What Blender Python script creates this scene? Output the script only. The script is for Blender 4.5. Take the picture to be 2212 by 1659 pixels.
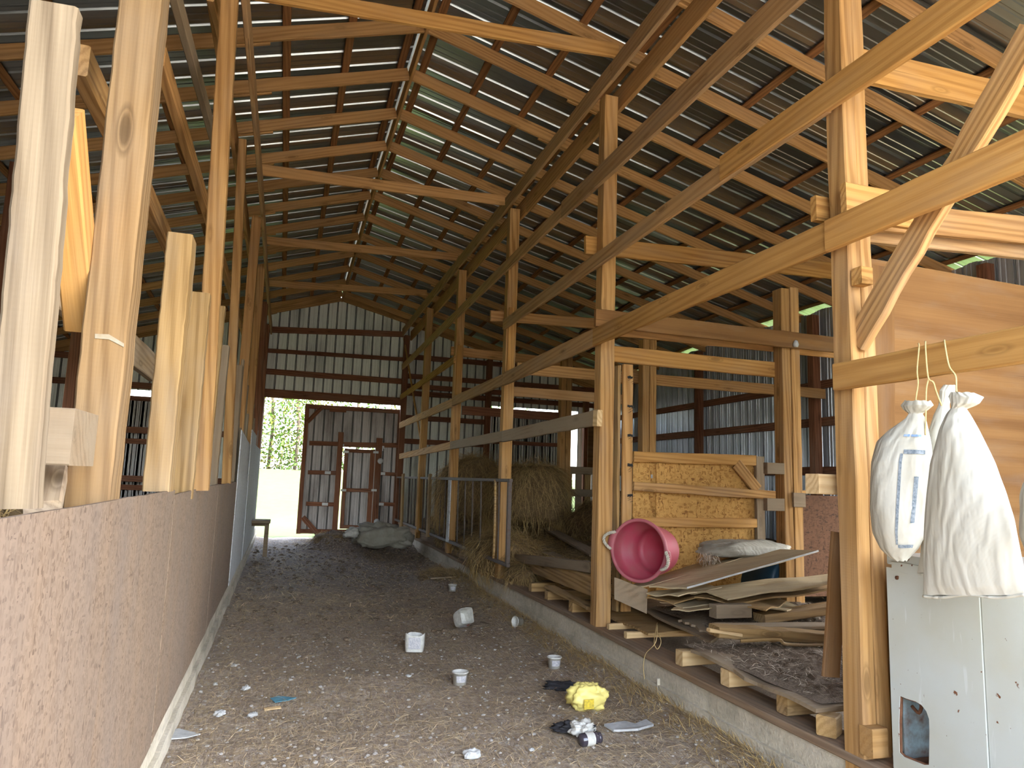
import bpy, bmesh, math, random
import numpy as np
from mathutils import Vector, Matrix
for o in list(bpy.data.objects): bpy.data.objects.remove(o)
S = bpy.context.scene
COL = S.collection
# ---------------------------------------------------------------- camera
F = 1534.0; CX, CY = 1106.0, 829.5; H = 1.55
def _n(v): v = np.array(v, float); return v/np.linalg.norm(v)
_Y = _n([612-CX, 1021-CY, F])
_vx = 1490-CX
_U = _n([_vx, -((612-CX)*_vx+F*F)/(1021-CY), F])
if _U[1] > 0: _U = -_U
_X = np.cross(_U, -_Y)
if _X[0] < 0: _X = -_X
R = np.array([_X, _Y, _U])
C0 = np.array([0, 0, H])
def ray(u, v): return R @ np.array([u-CX, v-CY, F])
def ax(u, v, x): d = ray(u, v); return Vector(C0+d*(x/d[0]))
def ay(u, v, y): d = ray(u, v); return Vector(C0+d*(y/d[1]))
def az(u, v, z): d = ray(u, v); return Vector(C0+d*((z-H)/d[2]))
cd = bpy.data.cameras.new('camera'); cam = bpy.data.objects.new('camera', cd); COL.objects.link(cam)
cd.sensor_width = 36; cd.lens = F/2212*36; cd.clip_start = 0.05; cd.clip_end = 500
m = Matrix.Identity(4)
for i, c in enumerate((R[:, 0], -R[:, 1], -R[:, 2])):
    for j in range(3): m[j][i] = c[j]
m[2][3] = H
cam.matrix_world = m
S.camera = cam
# ---------------------------------------------------------------- world, sun, exposure
W = bpy.data.worlds.new('world'); S.world = W; W.use_nodes = True
nt = W.node_tree; nt.nodes.clear()
sky = nt.nodes.new('ShaderNodeTexSky'); sky.sky_type = 'NISHITA'; sky.sun_disc = False
sky.sun_elevation = math.radians(52); sky.sun_rotation = math.radians(100); sky.air_density = 1.0; sky.dust_density = 2.5
hs = nt.nodes.new('ShaderNodeHueSaturation'); hs.inputs['Saturation'].default_value = 0.62
bg = nt.nodes.new('ShaderNodeBackground'); bg.inputs['Strength'].default_value = 0.62
wo = nt.nodes.new('ShaderNodeOutputWorld')
nt.links.new(sky.outputs[0], hs.inputs['Color']); nt.links.new(hs.outputs[0], bg.inputs[0]); nt.links.new(bg.outputs[0], wo.inputs[0])
sl = bpy.data.lights.new('sun', 'SUN'); sl.energy = 2.8; sl.angle = math.radians(0.6); sl.color = (1, .95, .86)
so = bpy.data.objects.new('sun', sl); COL.objects.link(so)
so.rotation_euler = Vector((-0.60, 0.10, -0.80)).to_track_quat('-Z', 'Y').to_euler()
S.view_settings.view_transform = 'Standard'; S.view_settings.look = 'None'
S.view_settings.exposure = 2.5; S.view_settings.gamma = 1; S.view_settings.use_curve_mapping = False
cy = S.cycles; cy.use_denoising = True; cy.use_adaptive_sampling = True; cy.adaptive_threshold = .05; cy.max_bounces = 7; cy.diffuse_bounces = 5; cy.glossy_bounces = 3
cy.transparent_max_bounces = 6; cy.sample_clamp_indirect = 6.0; cy.caustics_reflective = False; cy.caustics_refractive = False
# ---------------------------------------------------------------- materials
class N:
    def __init__(s, name):
        s.m = bpy.data.materials.new(name); s.m.use_nodes = True; s.t = s.m.node_tree; s.t.nodes.clear()
        s.b = s('BsdfPrincipled'); o = s('OutputMaterial'); s.l(s.b.outputs[0], o.inputs[0])
    def __call__(s, t, **k):
        n = s.t.nodes.new('ShaderNode'+t)
        for a, v in k.items():
            if a[0] == '_': setattr(n, a[1:], v)
            else: n.inputs[a.replace('_', ' ')].default_value = v
        return n
    def l(s, a, b): s.t.links.new(a, b)
    def co(s, scale=(1, 1, 1), rnd=True, rot=(0, 0, 0)):
        tc = s('TexCoord'); mp = s('Mapping', Scale=scale, Rotation=rot); s.l(tc.outputs['Object'], mp.inputs[0])
        if rnd:
            oi = s('ObjectInfo'); mu = s('VectorMath', _operation='SCALE'); mu.inputs[0].default_value = (31, 17, 23)
            s.l(oi.outputs['Random'], mu.inputs['Scale']); s.l(mu.outputs[0], mp.inputs['Location'])
        return mp.outputs[0]
    def noise(s, vec, sc, det=4, rough=.55, dist=0):
        n = s('TexNoise', Scale=sc, Detail=det, Roughness=rough, Distortion=dist); s.l(vec, n.inputs['Vector']); return n.outputs['Fac']
    def ramp(s, fac, *st, interp='LINEAR'):
        r = s('ValToRGB'); r.color_ramp.interpolation = interp
        e = r.color_ramp.elements
        while len(e) < len(st): e.new(.5)
        for q, (p, c) in zip(e, st):
            q.position = p; q.color = (c, c, c, 1) if isinstance(c, (int, float)) else (*c, 1)
        s.l(fac, r.inputs[0]); return r.outputs[0]
    def mix(s, fac, a, b, mode='MIX'):
        n = s('Mix', _data_type='RGBA', _blend_type=mode)
        for v, i in ((fac, 0), (a, 6), (b, 7)):
            if isinstance(v, (int, float)): n.inputs[i].default_value = v
            elif isinstance(v, tuple): n.inputs[i].default_value = (*v, 1)
            else: s.l(v, n.inputs[i])
        return n.outputs[2]
    def math(s, op, a, b=0):
        n = s('Math', _operation=op)
        for v, i in ((a, 0), (b, 1)):
            if isinstance(v, (int, float)): n.inputs[i].default_value = v
            else: s.l(v, n.inputs[i])
        return n.outputs[0]
    def fin(s, col, rough=.8, bump=None, bs=.3, bd=.004, metal=0, spec=.3):
        if isinstance(col, tuple): s.b.inputs['Base Color'].default_value = (*col, 1)
        else: s.l(col, s.b.inputs['Base Color'])
        if isinstance(rough, (int, float)): s.b.inputs['Roughness'].default_value = rough
        else: s.l(rough, s.b.inputs['Roughness'])
        s.b.inputs['Metallic'].default_value = metal; s.b.inputs['Specular IOR Level'].default_value = spec
        if bump is not None:
            b = s('Bump', Strength=bs, Distance=bd); s.l(bump, b.inputs['Height']); s.l(b.outputs[0], s.b.inputs['Normal'])
        return s.m
def wood(name, light, dark, grey=0.0, knots=.5, rings=1.0, gcol=(.30, .25, .19)):
    n = N(name)
    v = n.co((.42, 9, 9))
    wv = n('TexWave', _wave_type='BANDS', _bands_direction='DIAGONAL', Scale=1.5*rings, Distortion=13.0, Detail=3.0)
    wv.inputs['Detail Scale'].default_value = .42; n.l(v, wv.inputs['Vector'])
    ring = n.ramp(wv.outputs['Fac'], (.0, 0), (.55, .35), (.9, 1))
    fine = n.noise(n.co((2.2, 150, 150)), 1.0, 3)
    g = n.math('ADD', n.math('MULTIPLY', n.math('MULTIPLY', ring, n.ramp(n.noise(n.co((.7, 4, 4)), 1, 2), (.35, .35), (.65, 1))), .5), n.math('MULTIPLY', fine, .62))
    col = n.mix(n.ramp(g, (.22, 0), (.85, 1)), light, dark)
    blot = n.noise(n.co((.8, 3, 3)), 1.4, 3)
    col = n.mix(n.ramp(blot, (.35, 0), (.75, .45)), col, dark)
    crack = n.ramp(n.noise(n.co((.35, 30, 30)), 1.0, 2), (.72, 0), (.75, .7))
    col = n.mix(crack, col, tuple(c*.35 for c in dark))
    if grey:
        gm = n.ramp(n.noise(n.co((1.2, 5, 5)), 1.3, 5), (.5-grey*.45, 0), (.95-grey*.5, 1))
        col = n.mix(n.math('MULTIPLY', gm, min(1, .3+grey)), col, gcol)
    if knots:
        vo = n('TexVoronoi', Scale=1.0); n.l(n.co((1.9, 6.5, 6.5)), vo.inputs['Vector'])
        k = n.ramp(vo.outputs['Distance'], (.0, 1), (.09, .9), (.13, .1), (.15, .6), (.20, 0))
        col = n.mix(n.math('MULTIPLY', k, knots), col, tuple(c*.3 for c in dark))
    oi = n('ObjectInfo'); hv = n('HueSaturation')
    n.l(n.math('ADD', n.math('MULTIPLY', oi.outputs['Random'], .3), .85), hv.inputs['Value']); n.l(col, hv.inputs['Color'])
    saw = n('TexWave', _bands_direction='X', Scale=22, Distortion=3.5, Detail=3); n.l(n.co((1, 1.5, 1.5)), saw.inputs['Vector'])
    bp = n.math('ADD', n.math('MULTIPLY', g, .9), n.math('MULTIPLY', saw.outputs['Fac'], .04))
    return n.fin(hv.outputs[0], .85, bp, .45, .004, spec=.12)
M = {}
M['post'] = wood('post_wood', (.50, .285, .105), (.27, .135, .045), .10)
M['rafter'] = wood('rafter_wood', (.54, .30, .115), (.32, .16, .058), .04)
M['girt'] = wood('girt_wood', (.50, .30, .135), (.29, .155, .065), .20, .5)
M['gold'] = wood('golden_wood', (.54, .295, .09), (.33, .155, .042), .04)
M['pale'] = wood('pale_wood', (.50, .365, .225), (.27, .175, .095), .30, .6, gcol=(.46, .41, .36))
M['palenear'] = wood('bleached_pale_wood', (.285, .215, .135), (.095, .064, .036), .2, .9, gcol=(.26, .225, .19))
M['postnear'] = wood('cracked_post_wood', (.34, .21, .095), (.17, .095, .038), .12, .7)
M['plank'] = wood('stained_plank_wood', (.42, .265, .11), (.20, .115, .042), .20)
M['purlin'] = wood('purlin_wood', (.33, .155, .06), (.15, .062, .024), 0)
M['red'] = wood('red_brown_wood', (.27, .115, .06), (.13, .052, .028), .05)
M['old'] = wood('weathered_wood', (.30, .21, .125), (.155, .10, .055), .7, .3, gcol=(.25, .19, .125))
M['ply'] = wood('plywood_face', (.50, .39, .22), (.34, .25, .13), .45, .15, .5, gcol=(.37, .30, .19))
M['plydark'] = wood('brown_plywood', (.235, .12, .042), (.15, .07, .024), .05, .1, .35)
M['sill'] = wood('sill_wood', (.29, .185, .105), (.165, .10, .058), .35, .2, gcol=(.20, .165, .125))
def osb(name, a, b, c, sc=1.0, dirt=0, dcol=(.3, .27, .25)):
    n = N(name); out = None; H_ = None
    for i, (rot, s1) in enumerate((((.3, .2, .5), (26, 80, 80)), ((1.1, .9, -.7), (90, 22, 90)), ((-.5, .7, 1.3), (90, 80, 24)), ((.8, -.6, .2), (34, 110, 60)))):
        vo = n('TexVoronoi', Scale=sc); n.l(n.co(s1, rot=rot), vo.inputs['Vector'])
        sp = n('SeparateColor'); n.l(vo.outputs['Color'], sp.inputs[0])
        cc = n.ramp(sp.outputs[i % 3], (0, c), (.12, b), (.5, a), (1, tuple(min(1, x*1.12) for x in a)))
        out = cc if out is None else n.mix(n.math('GREATER_THAN', sp.outputs[(i+1) % 3], .62), out, cc)
        H_ = sp.outputs[i % 3] if H_ is None else n.mix(n.math('GREATER_THAN', sp.outputs[(i+1) % 3], .62), H_, sp.outputs[i % 3])
    if dirt: out = n.mix(n.math('MULTIPLY', n.ramp(n.noise(n.co((1, 2.2, .5)), 1.6, 6), (.35, 0), (.7, 1)), dirt), out, dcol)
    return n.fin(out, .75, H_, .35, .003, spec=.15)
M['osb'] = osb('strand_board', (.52, .29, .085), (.38, .19, .05), (.24, .11, .03), .8)
M['osbold'] = osb('worn_strand_board', (.225, .160, .110), (.175, .118, .078), (.115, .075, .048), 1.15, .4, (.165, .14, .125))
M['osbgrey'] = osb('greyed_strand_board', (.50, .50, .49), (.42, .41, .39), (.24, .22, .20), 1.1, .5, (.60, .61, .63))
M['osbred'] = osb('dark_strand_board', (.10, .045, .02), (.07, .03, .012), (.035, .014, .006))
def metal(name, col, dirt, rough=.38, metallic=.75, dsc=(1, 1, 1), dcol=(.12, .12, .10), bs=.25, bsc=(2, 2, 2), lo=.42):
    n = N(name)
    d = n.ramp(n.noise(n.co(dsc), 1.5, 7, .6), (lo, 0), (lo+.26, 1))
    st = n.noise(n.co((14*dsc[0], 14*dsc[1], 1.2*dsc[2])), 1, 4)
    c = n.mix(n.math('MULTIPLY', d, dirt), col, dcol)
    c = n.mix(n.ramp(st, (.45, 0), (.8, .35)), c, dcol)
    return n.fin(c, n.math('ADD', n.math('MULTIPLY', d, .12), rough), n.noise(n.co(bsc), 1.5, 2), bs, .02, metallic, .5)
M['roof'] = metal('galvanised_roof_sheet', (.34, .36, .35), .10, .28, .95, (.12, .8, 1), dcol=(.22, .23, .22), bs=0, bsc=(.15, 2.2, 1))
M['gable'] = metal('old_wall_sheet', (.80, .82, .72), .7, .5, .05, (1.6, 1, .35), dcol=(.22, .23, .18), lo=.5)
M['wallmetal'] = metal('galvanised_wall_sheet', (.55, .57, .60), .4, .35, .5, (1, 1.2, .4))
M['doormetal'] = metal('door_sheet', (.50, .46, .42), .75, .5, .1, (2.2, 1, .5), dcol=(.16, .13, .11))
M['iron'] = metal('rusty_iron', (.10, .08, .065), .7, .7, .1, (20, 20, 20), (.10, .055, .035))
M['plate'] = metal('galvanised_plate', (.55, .55, .53), .3, .5, .5)
def concrete():
    n = N('concrete'); a = n.noise(n.co((1, 1, 1), False), 2.2, 8, .65); b = n.noise(n.co((1, 1, 1), False), 45, 4)
    c = n.ramp(a, (.3, (.36, .315, .23)), (.5, (.60, .53, .40)), (.7, (.70, .63, .51)))
    c = n.mix(n.ramp(n.noise(n.co((.5, .9, 5), False), 1.5, 5), (.5, 0), (.8, .6)), c, (.20, .18, .15))
    c = n.mix(n.ramp(b, (.3, .35), (.7, 0)), c, (.2, .18, .16))
    return n.fin(c, .9, n.math('ADD', b, n.math('MULTIPLY', a, 2)), .6, .01, spec=.2)
M['concrete'] = concrete()
def dirt():
    n = N('straw_strewn_dirt'); v = n.co((1, 1, 1), False)
    a = n.noise(v, .9, 6, .6); b = n.noise(v, 26, 6, .7); s1 = n.noise(n.co((60, 9, 9), False, (0, 0, .4)), 1, 4); s2 = n.noise(n.co((9, 60, 9), False, (0, 0, .2)), 1, 4)
    c = n.ramp(b, (.3, (.13, .095, .072)), (.5, (.34, .265, .20)), (.72, (.54, .455, .36)))
    c = n.mix(n.ramp(s1, (.5, 0), (.68, .8)), c, (.42, .31, .175)); c = n.mix(n.ramp(s2, (.52, 0), (.7, .7)), c, (.36, .25, .14))
    vo = n('TexVoronoi', Scale=26); n.l(v, vo.inputs['Vector'])
    sp = n('SeparateColor'); n.l(vo.outputs['Color'], sp.inputs[0])
    peb = n.math('MULTIPLY', n.math('LESS_THAN', vo.outputs['Distance'], .36), n.math('GREATER_THAN', sp.outputs[0], .88))
    tc = n('TexCoord'); xyz = n('SeparateXYZ'); n.l(tc.outputs['Object'], xyz.inputs[0])
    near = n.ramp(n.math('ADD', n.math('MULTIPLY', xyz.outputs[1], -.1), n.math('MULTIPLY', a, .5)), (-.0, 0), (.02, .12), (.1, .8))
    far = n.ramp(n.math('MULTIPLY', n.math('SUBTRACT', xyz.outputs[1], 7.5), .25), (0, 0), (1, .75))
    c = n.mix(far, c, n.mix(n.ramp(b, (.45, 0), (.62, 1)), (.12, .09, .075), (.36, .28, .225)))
    c = n.mix(n.math('MULTIPLY', peb, n.ramp(a, (.4, .45), (.6, 1))), c, (.46, .42, .37))
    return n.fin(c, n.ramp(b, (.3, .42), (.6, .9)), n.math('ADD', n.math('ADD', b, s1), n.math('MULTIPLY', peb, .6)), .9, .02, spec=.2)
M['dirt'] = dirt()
def simple(name, col, rough=.7, var=.25, sc=8, bump=.0, metal=0, dark=None, spec=.3):
    n = N(name); f = n.noise(n.co((1, 1, 1)), sc, 5, .6)
    c = n.mix(n.ramp(f, (.35, 0), (.75, 1)), col, dark if dark else tuple(x*(1-var) for x in col))
    return n.fin(c, rough, f if bump else None, bump, .01, metal, spec)
def strawmat(name, a, b):
    n = N(name); oi = n('NewGeometry')
    c = n.ramp(oi.outputs['Random Per Island'], (0, b), (.6, a), (1, tuple(min(1, x*1.35) for x in a)))
    return n.fin(c, .75, spec=.25)
M['groove_shade'] = simple('painted_groove_shade', (.07, .07, .06), .7, .4, 6)  # painted shade for the rib grooves of the sheets
M['straw'] = strawmat('dry_straw', (.58, .44, .26), (.26, .18, .10))
M['straw2'] = strawmat('pale_chaff', (.50, .42, .31), (.22, .165, .115))
M['hay'] = strawmat('brown_hay', (.44, .30, .12), (.18, .11, .045))
M['haybase'] = simple('hay_mass', (.20, .13, .06), .95, .5, 20, .6)
M['manure'] = simple('crumbly_dark_litter', (.24, .175, .115), .95, .55, 90, 1, dark=(.075, .052, .034))
M['red_plastic'] = simple('faded_red_plastic', (.38, .04, .075), .45, .4, 5, dark=(.33, .09, .095))
M['tub_rim'] = simple('pink_plastic', (.46, .13, .145), .5, .3, 7)
M['rope'] = simple('cotton_rope', (.62, .56, .44), .9, .4, 60, .4)
M['twine'] = simple('sisal_twine', (.62, .45, .20), .9, .3, 60)
def sack(name, col, d):
    n = N(name); f = n.noise(n.co((5, 5, 2)), 1, 5)
    wv = n('TexWave', _bands_direction='Z', Scale=170, Distortion=.5); n.l(n.co((1, 1, 1)), wv.inputs['Vector'])
    w2 = n('TexWave', _bands_direction='DIAGONAL', Scale=10, Distortion=9, Detail=3); n.l(n.co((1, 1, .35)), w2.inputs['Vector'])
    c = n.mix(n.ramp(f, (.38, 0), (.8, .8)), col, d)
    return n.fin(c, .65, n.math('ADD', n.math('MULTIPLY', wv.outputs['Fac'], .15), w2.outputs['Fac']), .35, .012, spec=.3)
M['sack'] = sack('woven_white_sack', (.60, .58, .50), (.42, .37, .26))
M['sackgrey'] = sack('dusty_white_sack', (.37, .345, .275), (.24, .21, .155))
M['blueink'] = simple('blue_ink', (.10, .22, .42), .8, .4, 90, dark=(.40, .47, .55))
M['greyink'] = simple('slate_ink', (.12, .15, .18), .8, .4, 90, dark=(.35, .38, .40))
def enamel():
    n = N('chipped_white_enamel'); v = n.co((1, 1, 1), False)
    f = n.noise(v, 2.5, 5); r = n.ramp(n.noise(v, 28, 3, .5), (.70, 0), (.73, 1)); s = n.ramp(n.noise(n.co((30, 30, 3), False, (.5, 0, 0)), 1, 3), (.66, 0), (.7, .5))
    c = n.mix(n.ramp(f, (.4, 0), (.75, .7)), (.47, .49, .45), (.43, .41, .31))
    c = n.mix(s, c, (.58, .60, .58)); c = n.mix(r, c, (.16, .06, .025))
    return n.fin(c, .4, r, .3, .003, spec=.4)
M['enamel'] = enamel()
M['rustpaint'] = simple('rust_eaten_paint', (.22, .29, .30), .6, .5, 16, .4, dark=(.10, .045, .02))
M['chalk'] = simple('chalky_smear', (.33, .30, .22), .9, .4, 30, dark=(.30, .21, .11))
M['rust'] = simple('rust', (.16, .07, .035), .9, .5, 30, .4)
M['plastic_white'] = simple('dirty_white_plastic', (.66, .64, .57), .5, .3, 25, dark=(.42, .39, .33))
M['yellow'] = simple('yellow_plastic', (.80, .66, .20), .4, .12, 10)
M['label_y'] = simple('yellow_label', (.80, .58, .05), .5, .5, 60, dark=(.35, .25, .05))
M['paint_print'] = simple('grey_print', (.35, .34, .36), .7, .5, 80, dark=(.65, .62, .58))
M['red_print'] = simple('red_print', (.42, .10, .07), .7, .4, 60)
M['glassdark'] = simple('dark_brown_glass', (.055, .045, .055), .12, .2, 10, spec=.6)
M['paper'] = simple('dirty_paper', (.48, .48, .46), .9, .3, 20, .3)
M['blue_scrap'] = simple('blue_plastic_scrap', (.10, .26, .33), .6, .4, 25)
M['blue'] = simple('blue_barrel_plastic', (.025, .065, .10), .35, .4, 8)
M['blackrag'] = simple('black_rag', (.035, .033, .035), .9, .4, 30, .6)
M['stone'] = simple('limestone', (.50, .49, .46), .85, .35, 15, .4)
M['pebble'] = simple('pebble', (.42, .39, .35), .85, .35, 3, .4, dark=(.22, .18, .14))
M['mark'] = simple('black_paint', (.02, .02, .018), .8, .3, 60)
M['sawn'] = wood('fresh_sawn_wood', (.66, .47, .25), (.48, .31, .14), .05, .2)
M['grass'] = simple('sunlit_grass', (.05, .085, .015), .95, .3, 3, .5, dark=(.07, .085, .022))
M['leaf'] = strawmat('spring_leaf', (.12, .19, .035), (.05, .10, .02))
M['leafy'] = strawmat('autumn_leaf', (.24, .22, .04), (.11, .13, .03))
M['bark'] = simple('bark', (.14, .10, .07), .9, .4, 12, .5)
M['gravel'] = simple('gravel_apron', (.42, .38, .32), .95, .35, 14, .4)
# ---------------------------------------------------------------- helpers
def tag(o, label=None, cat=None, group=None, kind=None):
    if label: o['label'] = label
    if cat: o['category'] = cat
    if group: o['group'] = group
    if kind: o['kind'] = kind
    return o
def mesh(name, verts, faces, mat, parent=None, smooth=False, loc=None, mw=None):
    me = bpy.data.meshes.new(name); me.from_pydata([tuple(v) for v in verts], [], [tuple(f) for f in faces]); me.update()
    if mat: me.materials.append(M[mat] if isinstance(mat, str) else mat)
    if smooth: me.shade_smooth()
    o = bpy.data.objects.new(name, me); COL.objects.link(o)
    if mw is not None: o.matrix_basis = mw
    elif loc is not None: o.location = loc
    if parent: adopt(o, parent)
    return o
def empty(name, loc, label, cat, group=None):
    o = bpy.data.objects.new(name, None); COL.objects.link(o); o.location = loc; o.empty_display_size = .1
    return tag(o, label, cat, group)
def adopt(o, root):
    """parent o to root keeping its place in the world"""
    mw = o.matrix_basis.copy(); o.parent = root; W_ = root.matrix_basis.copy(); q = root.parent
    while q: W_ = q.matrix_basis @ W_; q = q.parent
    o.matrix_basis = W_.inverted() @ mw
    return o
def boardgeo(L, w, t, rnd, seg=None, bow=0, rough=.003, sag=0, cut=(0, 0), bev=.006, taper=(1, 1)):
    n = seg or max(2, min(40, int(L/.22)+1)); V = []; Fc = []
    b = min(bev, t*.3)
    prof = [(-t/2, -w/2+b), (-t/2+b, -w/2), (t/2-b, -w/2), (t/2, -w/2+b), (t/2, w/2-b), (t/2-b, w/2), (-t/2+b, w/2), (-t/2, w/2-b)]
    for i in range(n+1):
        s = i/n; e = rnd.uniform(-rough, rough); e2 = rnd.uniform(-rough, rough)
        k = taper[0]+(taper[1]-taper[0])*s
        for (y, z) in prof:
            x = L*s
            if i == 0: x += cut[0]*(z/w)
            if i == n: x += cut[1]*(z/w)
            V.append((x, y+bow*math.sin(math.pi*s), z*k+(e if z > 0 else e2)+sag*math.sin(math.pi*s)))
    for i in range(n):
        for j in range(8):
            a = i*8+j; c = i*8+(j+1) % 8; Fc.append((a, a+8, c+8, c))
    Fc.append(tuple(range(8))); Fc.append(tuple(reversed(range(n*8, n*8+8))))
    return V, Fc
_bs = [0]
def board(name, p0, p1, w, t, mat, up=(0, 0, 1), parent=None, ext=0, **k):
    """rectangular timber from p0 to p1; w is measured along `up` made square to the length, t along the third axis"""
    p0 = Vector(p0); p1 = Vector(p1); d = (p1-p0); L = d.length; d.normalize()
    p0 = p0-d*ext; L += 2*ext
    u = Vector(up); u = (u-d*u.dot(d)).normalized(); s = u.cross(d).normalized()
    _bs[0] += 1; rnd = random.Random(_bs[0]*7+3)
    V, Fc = boardgeo(L, w, t, rnd, **k)
    mw = Matrix.Identity(4)
    for i, c in enumerate((d, s, u)):
        for j in range(3): mw[j][i] = c[j]
    mw.translation = p0
    return mesh(name, V, Fc, mat, parent, mw=mw)
def girt(name, a, b, x, t, mat, label, cat='board', group=None, side=0, ext=0, **k):
    """board in a plane of constant x given by its top and bottom picture rows at two columns"""
    (u0, t0, b0), (u1, t1, b1) = a, b
    A = (ax(u0, t0, x)+ax(u0, b0, x))/2; B = (ax(u1, t1, x)+ax(u1, b1, x))/2
    w = ((ax(u0, t0, x).z-ax(u0, b0, x).z)+(ax(u1, t1, x).z-ax(u1, b1, x).z))/2*abs(Vector((0, (B-A).y, (B-A).z)).normalized().y)
    off = Vector((t/2 if side == 0 else 0, 0, 0))
    o = board(name, A+off, B+off, w, t, mat, ext=ext, **k)
    return tag(o, label, cat, group)
def box(name, c, size, mat, parent=None, bev=.004, rot=None):
    V, Fc = boardgeo(size[0], size[2], size[1], random.Random(1), seg=1, rough=0, bev=bev)
    V = [(x-size[0]/2, y, z) for x, y, z in V]
    mw = Matrix.Translation(Vector(c)) @ (rot.to_4x4() if rot is not None else Matrix.Identity(4))
    return mesh(name, V, Fc, mat, parent, mw=mw)
def lathe(name, prof, mat, mw, parent=None, n=40, wob=0, smooth=True, closed=False):
    V = []; Fc = []; rnd = random.Random(5)
    for i, (r, z) in enumerate(prof):
        for j in range(n):
            a = 2*math.pi*j/n; rr = r*(1+wob*math.sin(3*a+i)*.5+wob*math.sin(5*a+2*i)*.3)
            V.append((rr*math.cos(a), rr*math.sin(a), z))
    for i in range(len(prof)-1):
        for j in range(n):
            a = i*n+j; b = i*n+(j+1) % n; Fc.append((a, b, b+n, a+n))
    if prof[0][0] > 1e-6 and closed: Fc.append(tuple(reversed(range(n))))
    if prof[-1][0] > 1e-6 and closed: Fc.append(tuple(range((len(prof)-1)*n, len(prof)*n)))
    return mesh(name, V, Fc, mat, parent, mw=mw, smooth=smooth)
def tube(name, pts, r, mat, parent=None, n=6, smooth=True):
    pts = [Vector(p) for p in pts]; V = []; Fc = []
    c0 = pts[0].copy(); pts = [p-c0 for p in pts]
    for i, p in enumerate(pts):
        d = (pts[min(i+1, len(pts)-1)]-pts[max(i-1, 0)]).normalized()
        a = d.orthogonal().normalized() if i == 0 else (a-d*a.dot(d)).normalized()
        b = d.cross(a)
        for j in range(n):
            q = 2*math.pi*j/n; V.append(p+(a*math.cos(q)+b*math.sin(q))*r)
    for i in range(len(pts)-1):
        for j in range(n):
            a0 = i*n+j; b0 = i*n+(j+1) % n; Fc.append((a0, b0, b0+n, a0+n))
    Fc.append(tuple(reversed(range(n)))); Fc.append(tuple(range((len(pts)-1)*n, len(pts)*n)))
    return mesh(name, V, Fc, mat, parent, smooth=smooth, loc=c0)
def spline(P, k=6):
    P = [Vector(p) for p in P]; out = []
    for i in range(len(P)-1):
        p0, p1, p2, p3 = P[max(i-1, 0)], P[i], P[i+1], P[min(i+2, len(P)-1)]
        for s in range(k):
            t = s/k; out.append(.5*((2*p1)+(p2-p0)*t+(2*p0-5*p1+4*p2-p3)*t*t+(3*p1-p0-3*p2+p3)*t**3))
    return out+[P[-1]]
from mathutils import noise as mn
def nz(x, y, z=0, s=1): return mn.noise(Vector((x*s, y*s, z*s)))
def straws(name, samp, n, L, wd, mat, seed, parent=None, up=.15):
    """many loose blades in one mesh; samp(rnd) gives (point, direction)"""
    rnd = random.Random(seed); V = []; Fc = []
    for i in range(n):
        p, d = samp(rnd); p = Vector(p); d = Vector(d).normalized(); l = rnd.uniform(*L); s = d.cross(Vector((rnd.uniform(-.4, .4), rnd.uniform(-.4, .4), 1))).normalized()*wd*rnd.uniform(.6, 1.3)
        bend = Vector((rnd.uniform(-1, 1), rnd.uniform(-1, 1), rnd.uniform(-.2, 1)))*l*up
        a = p; b = p+d*l*.5+bend; c = p+d*l
        k = len(V); V += [a-s, a+s, b+s, b-s, c+s*.5, c-s*.5]; Fc += [(k, k+1, k+2, k+3), (k+3, k+2, k+4, k+5)]
    return mesh(name, V, Fc, mat, parent=parent)
def patch(name, f, nu, nv, mat, parent=None, smooth=True, label=None):
    V = [f(i/nu, j/nv) for j in range(nv+1) for i in range(nu+1)]
    Fc = [(j*(nu+1)+i, j*(nu+1)+i+1, (j+1)*(nu+1)+i+1, (j+1)*(nu+1)+i) for j in range(nv) for i in range(nu)]
    return mesh(name, V, Fc, mat, parent=parent, smooth=smooth)
ORD = 'first second third fourth fifth sixth seventh eighth ninth tenth eleventh twelfth thirteenth fourteenth fifteenth sixteenth seventeenth eighteenth nineteenth twentieth'.split()
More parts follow.
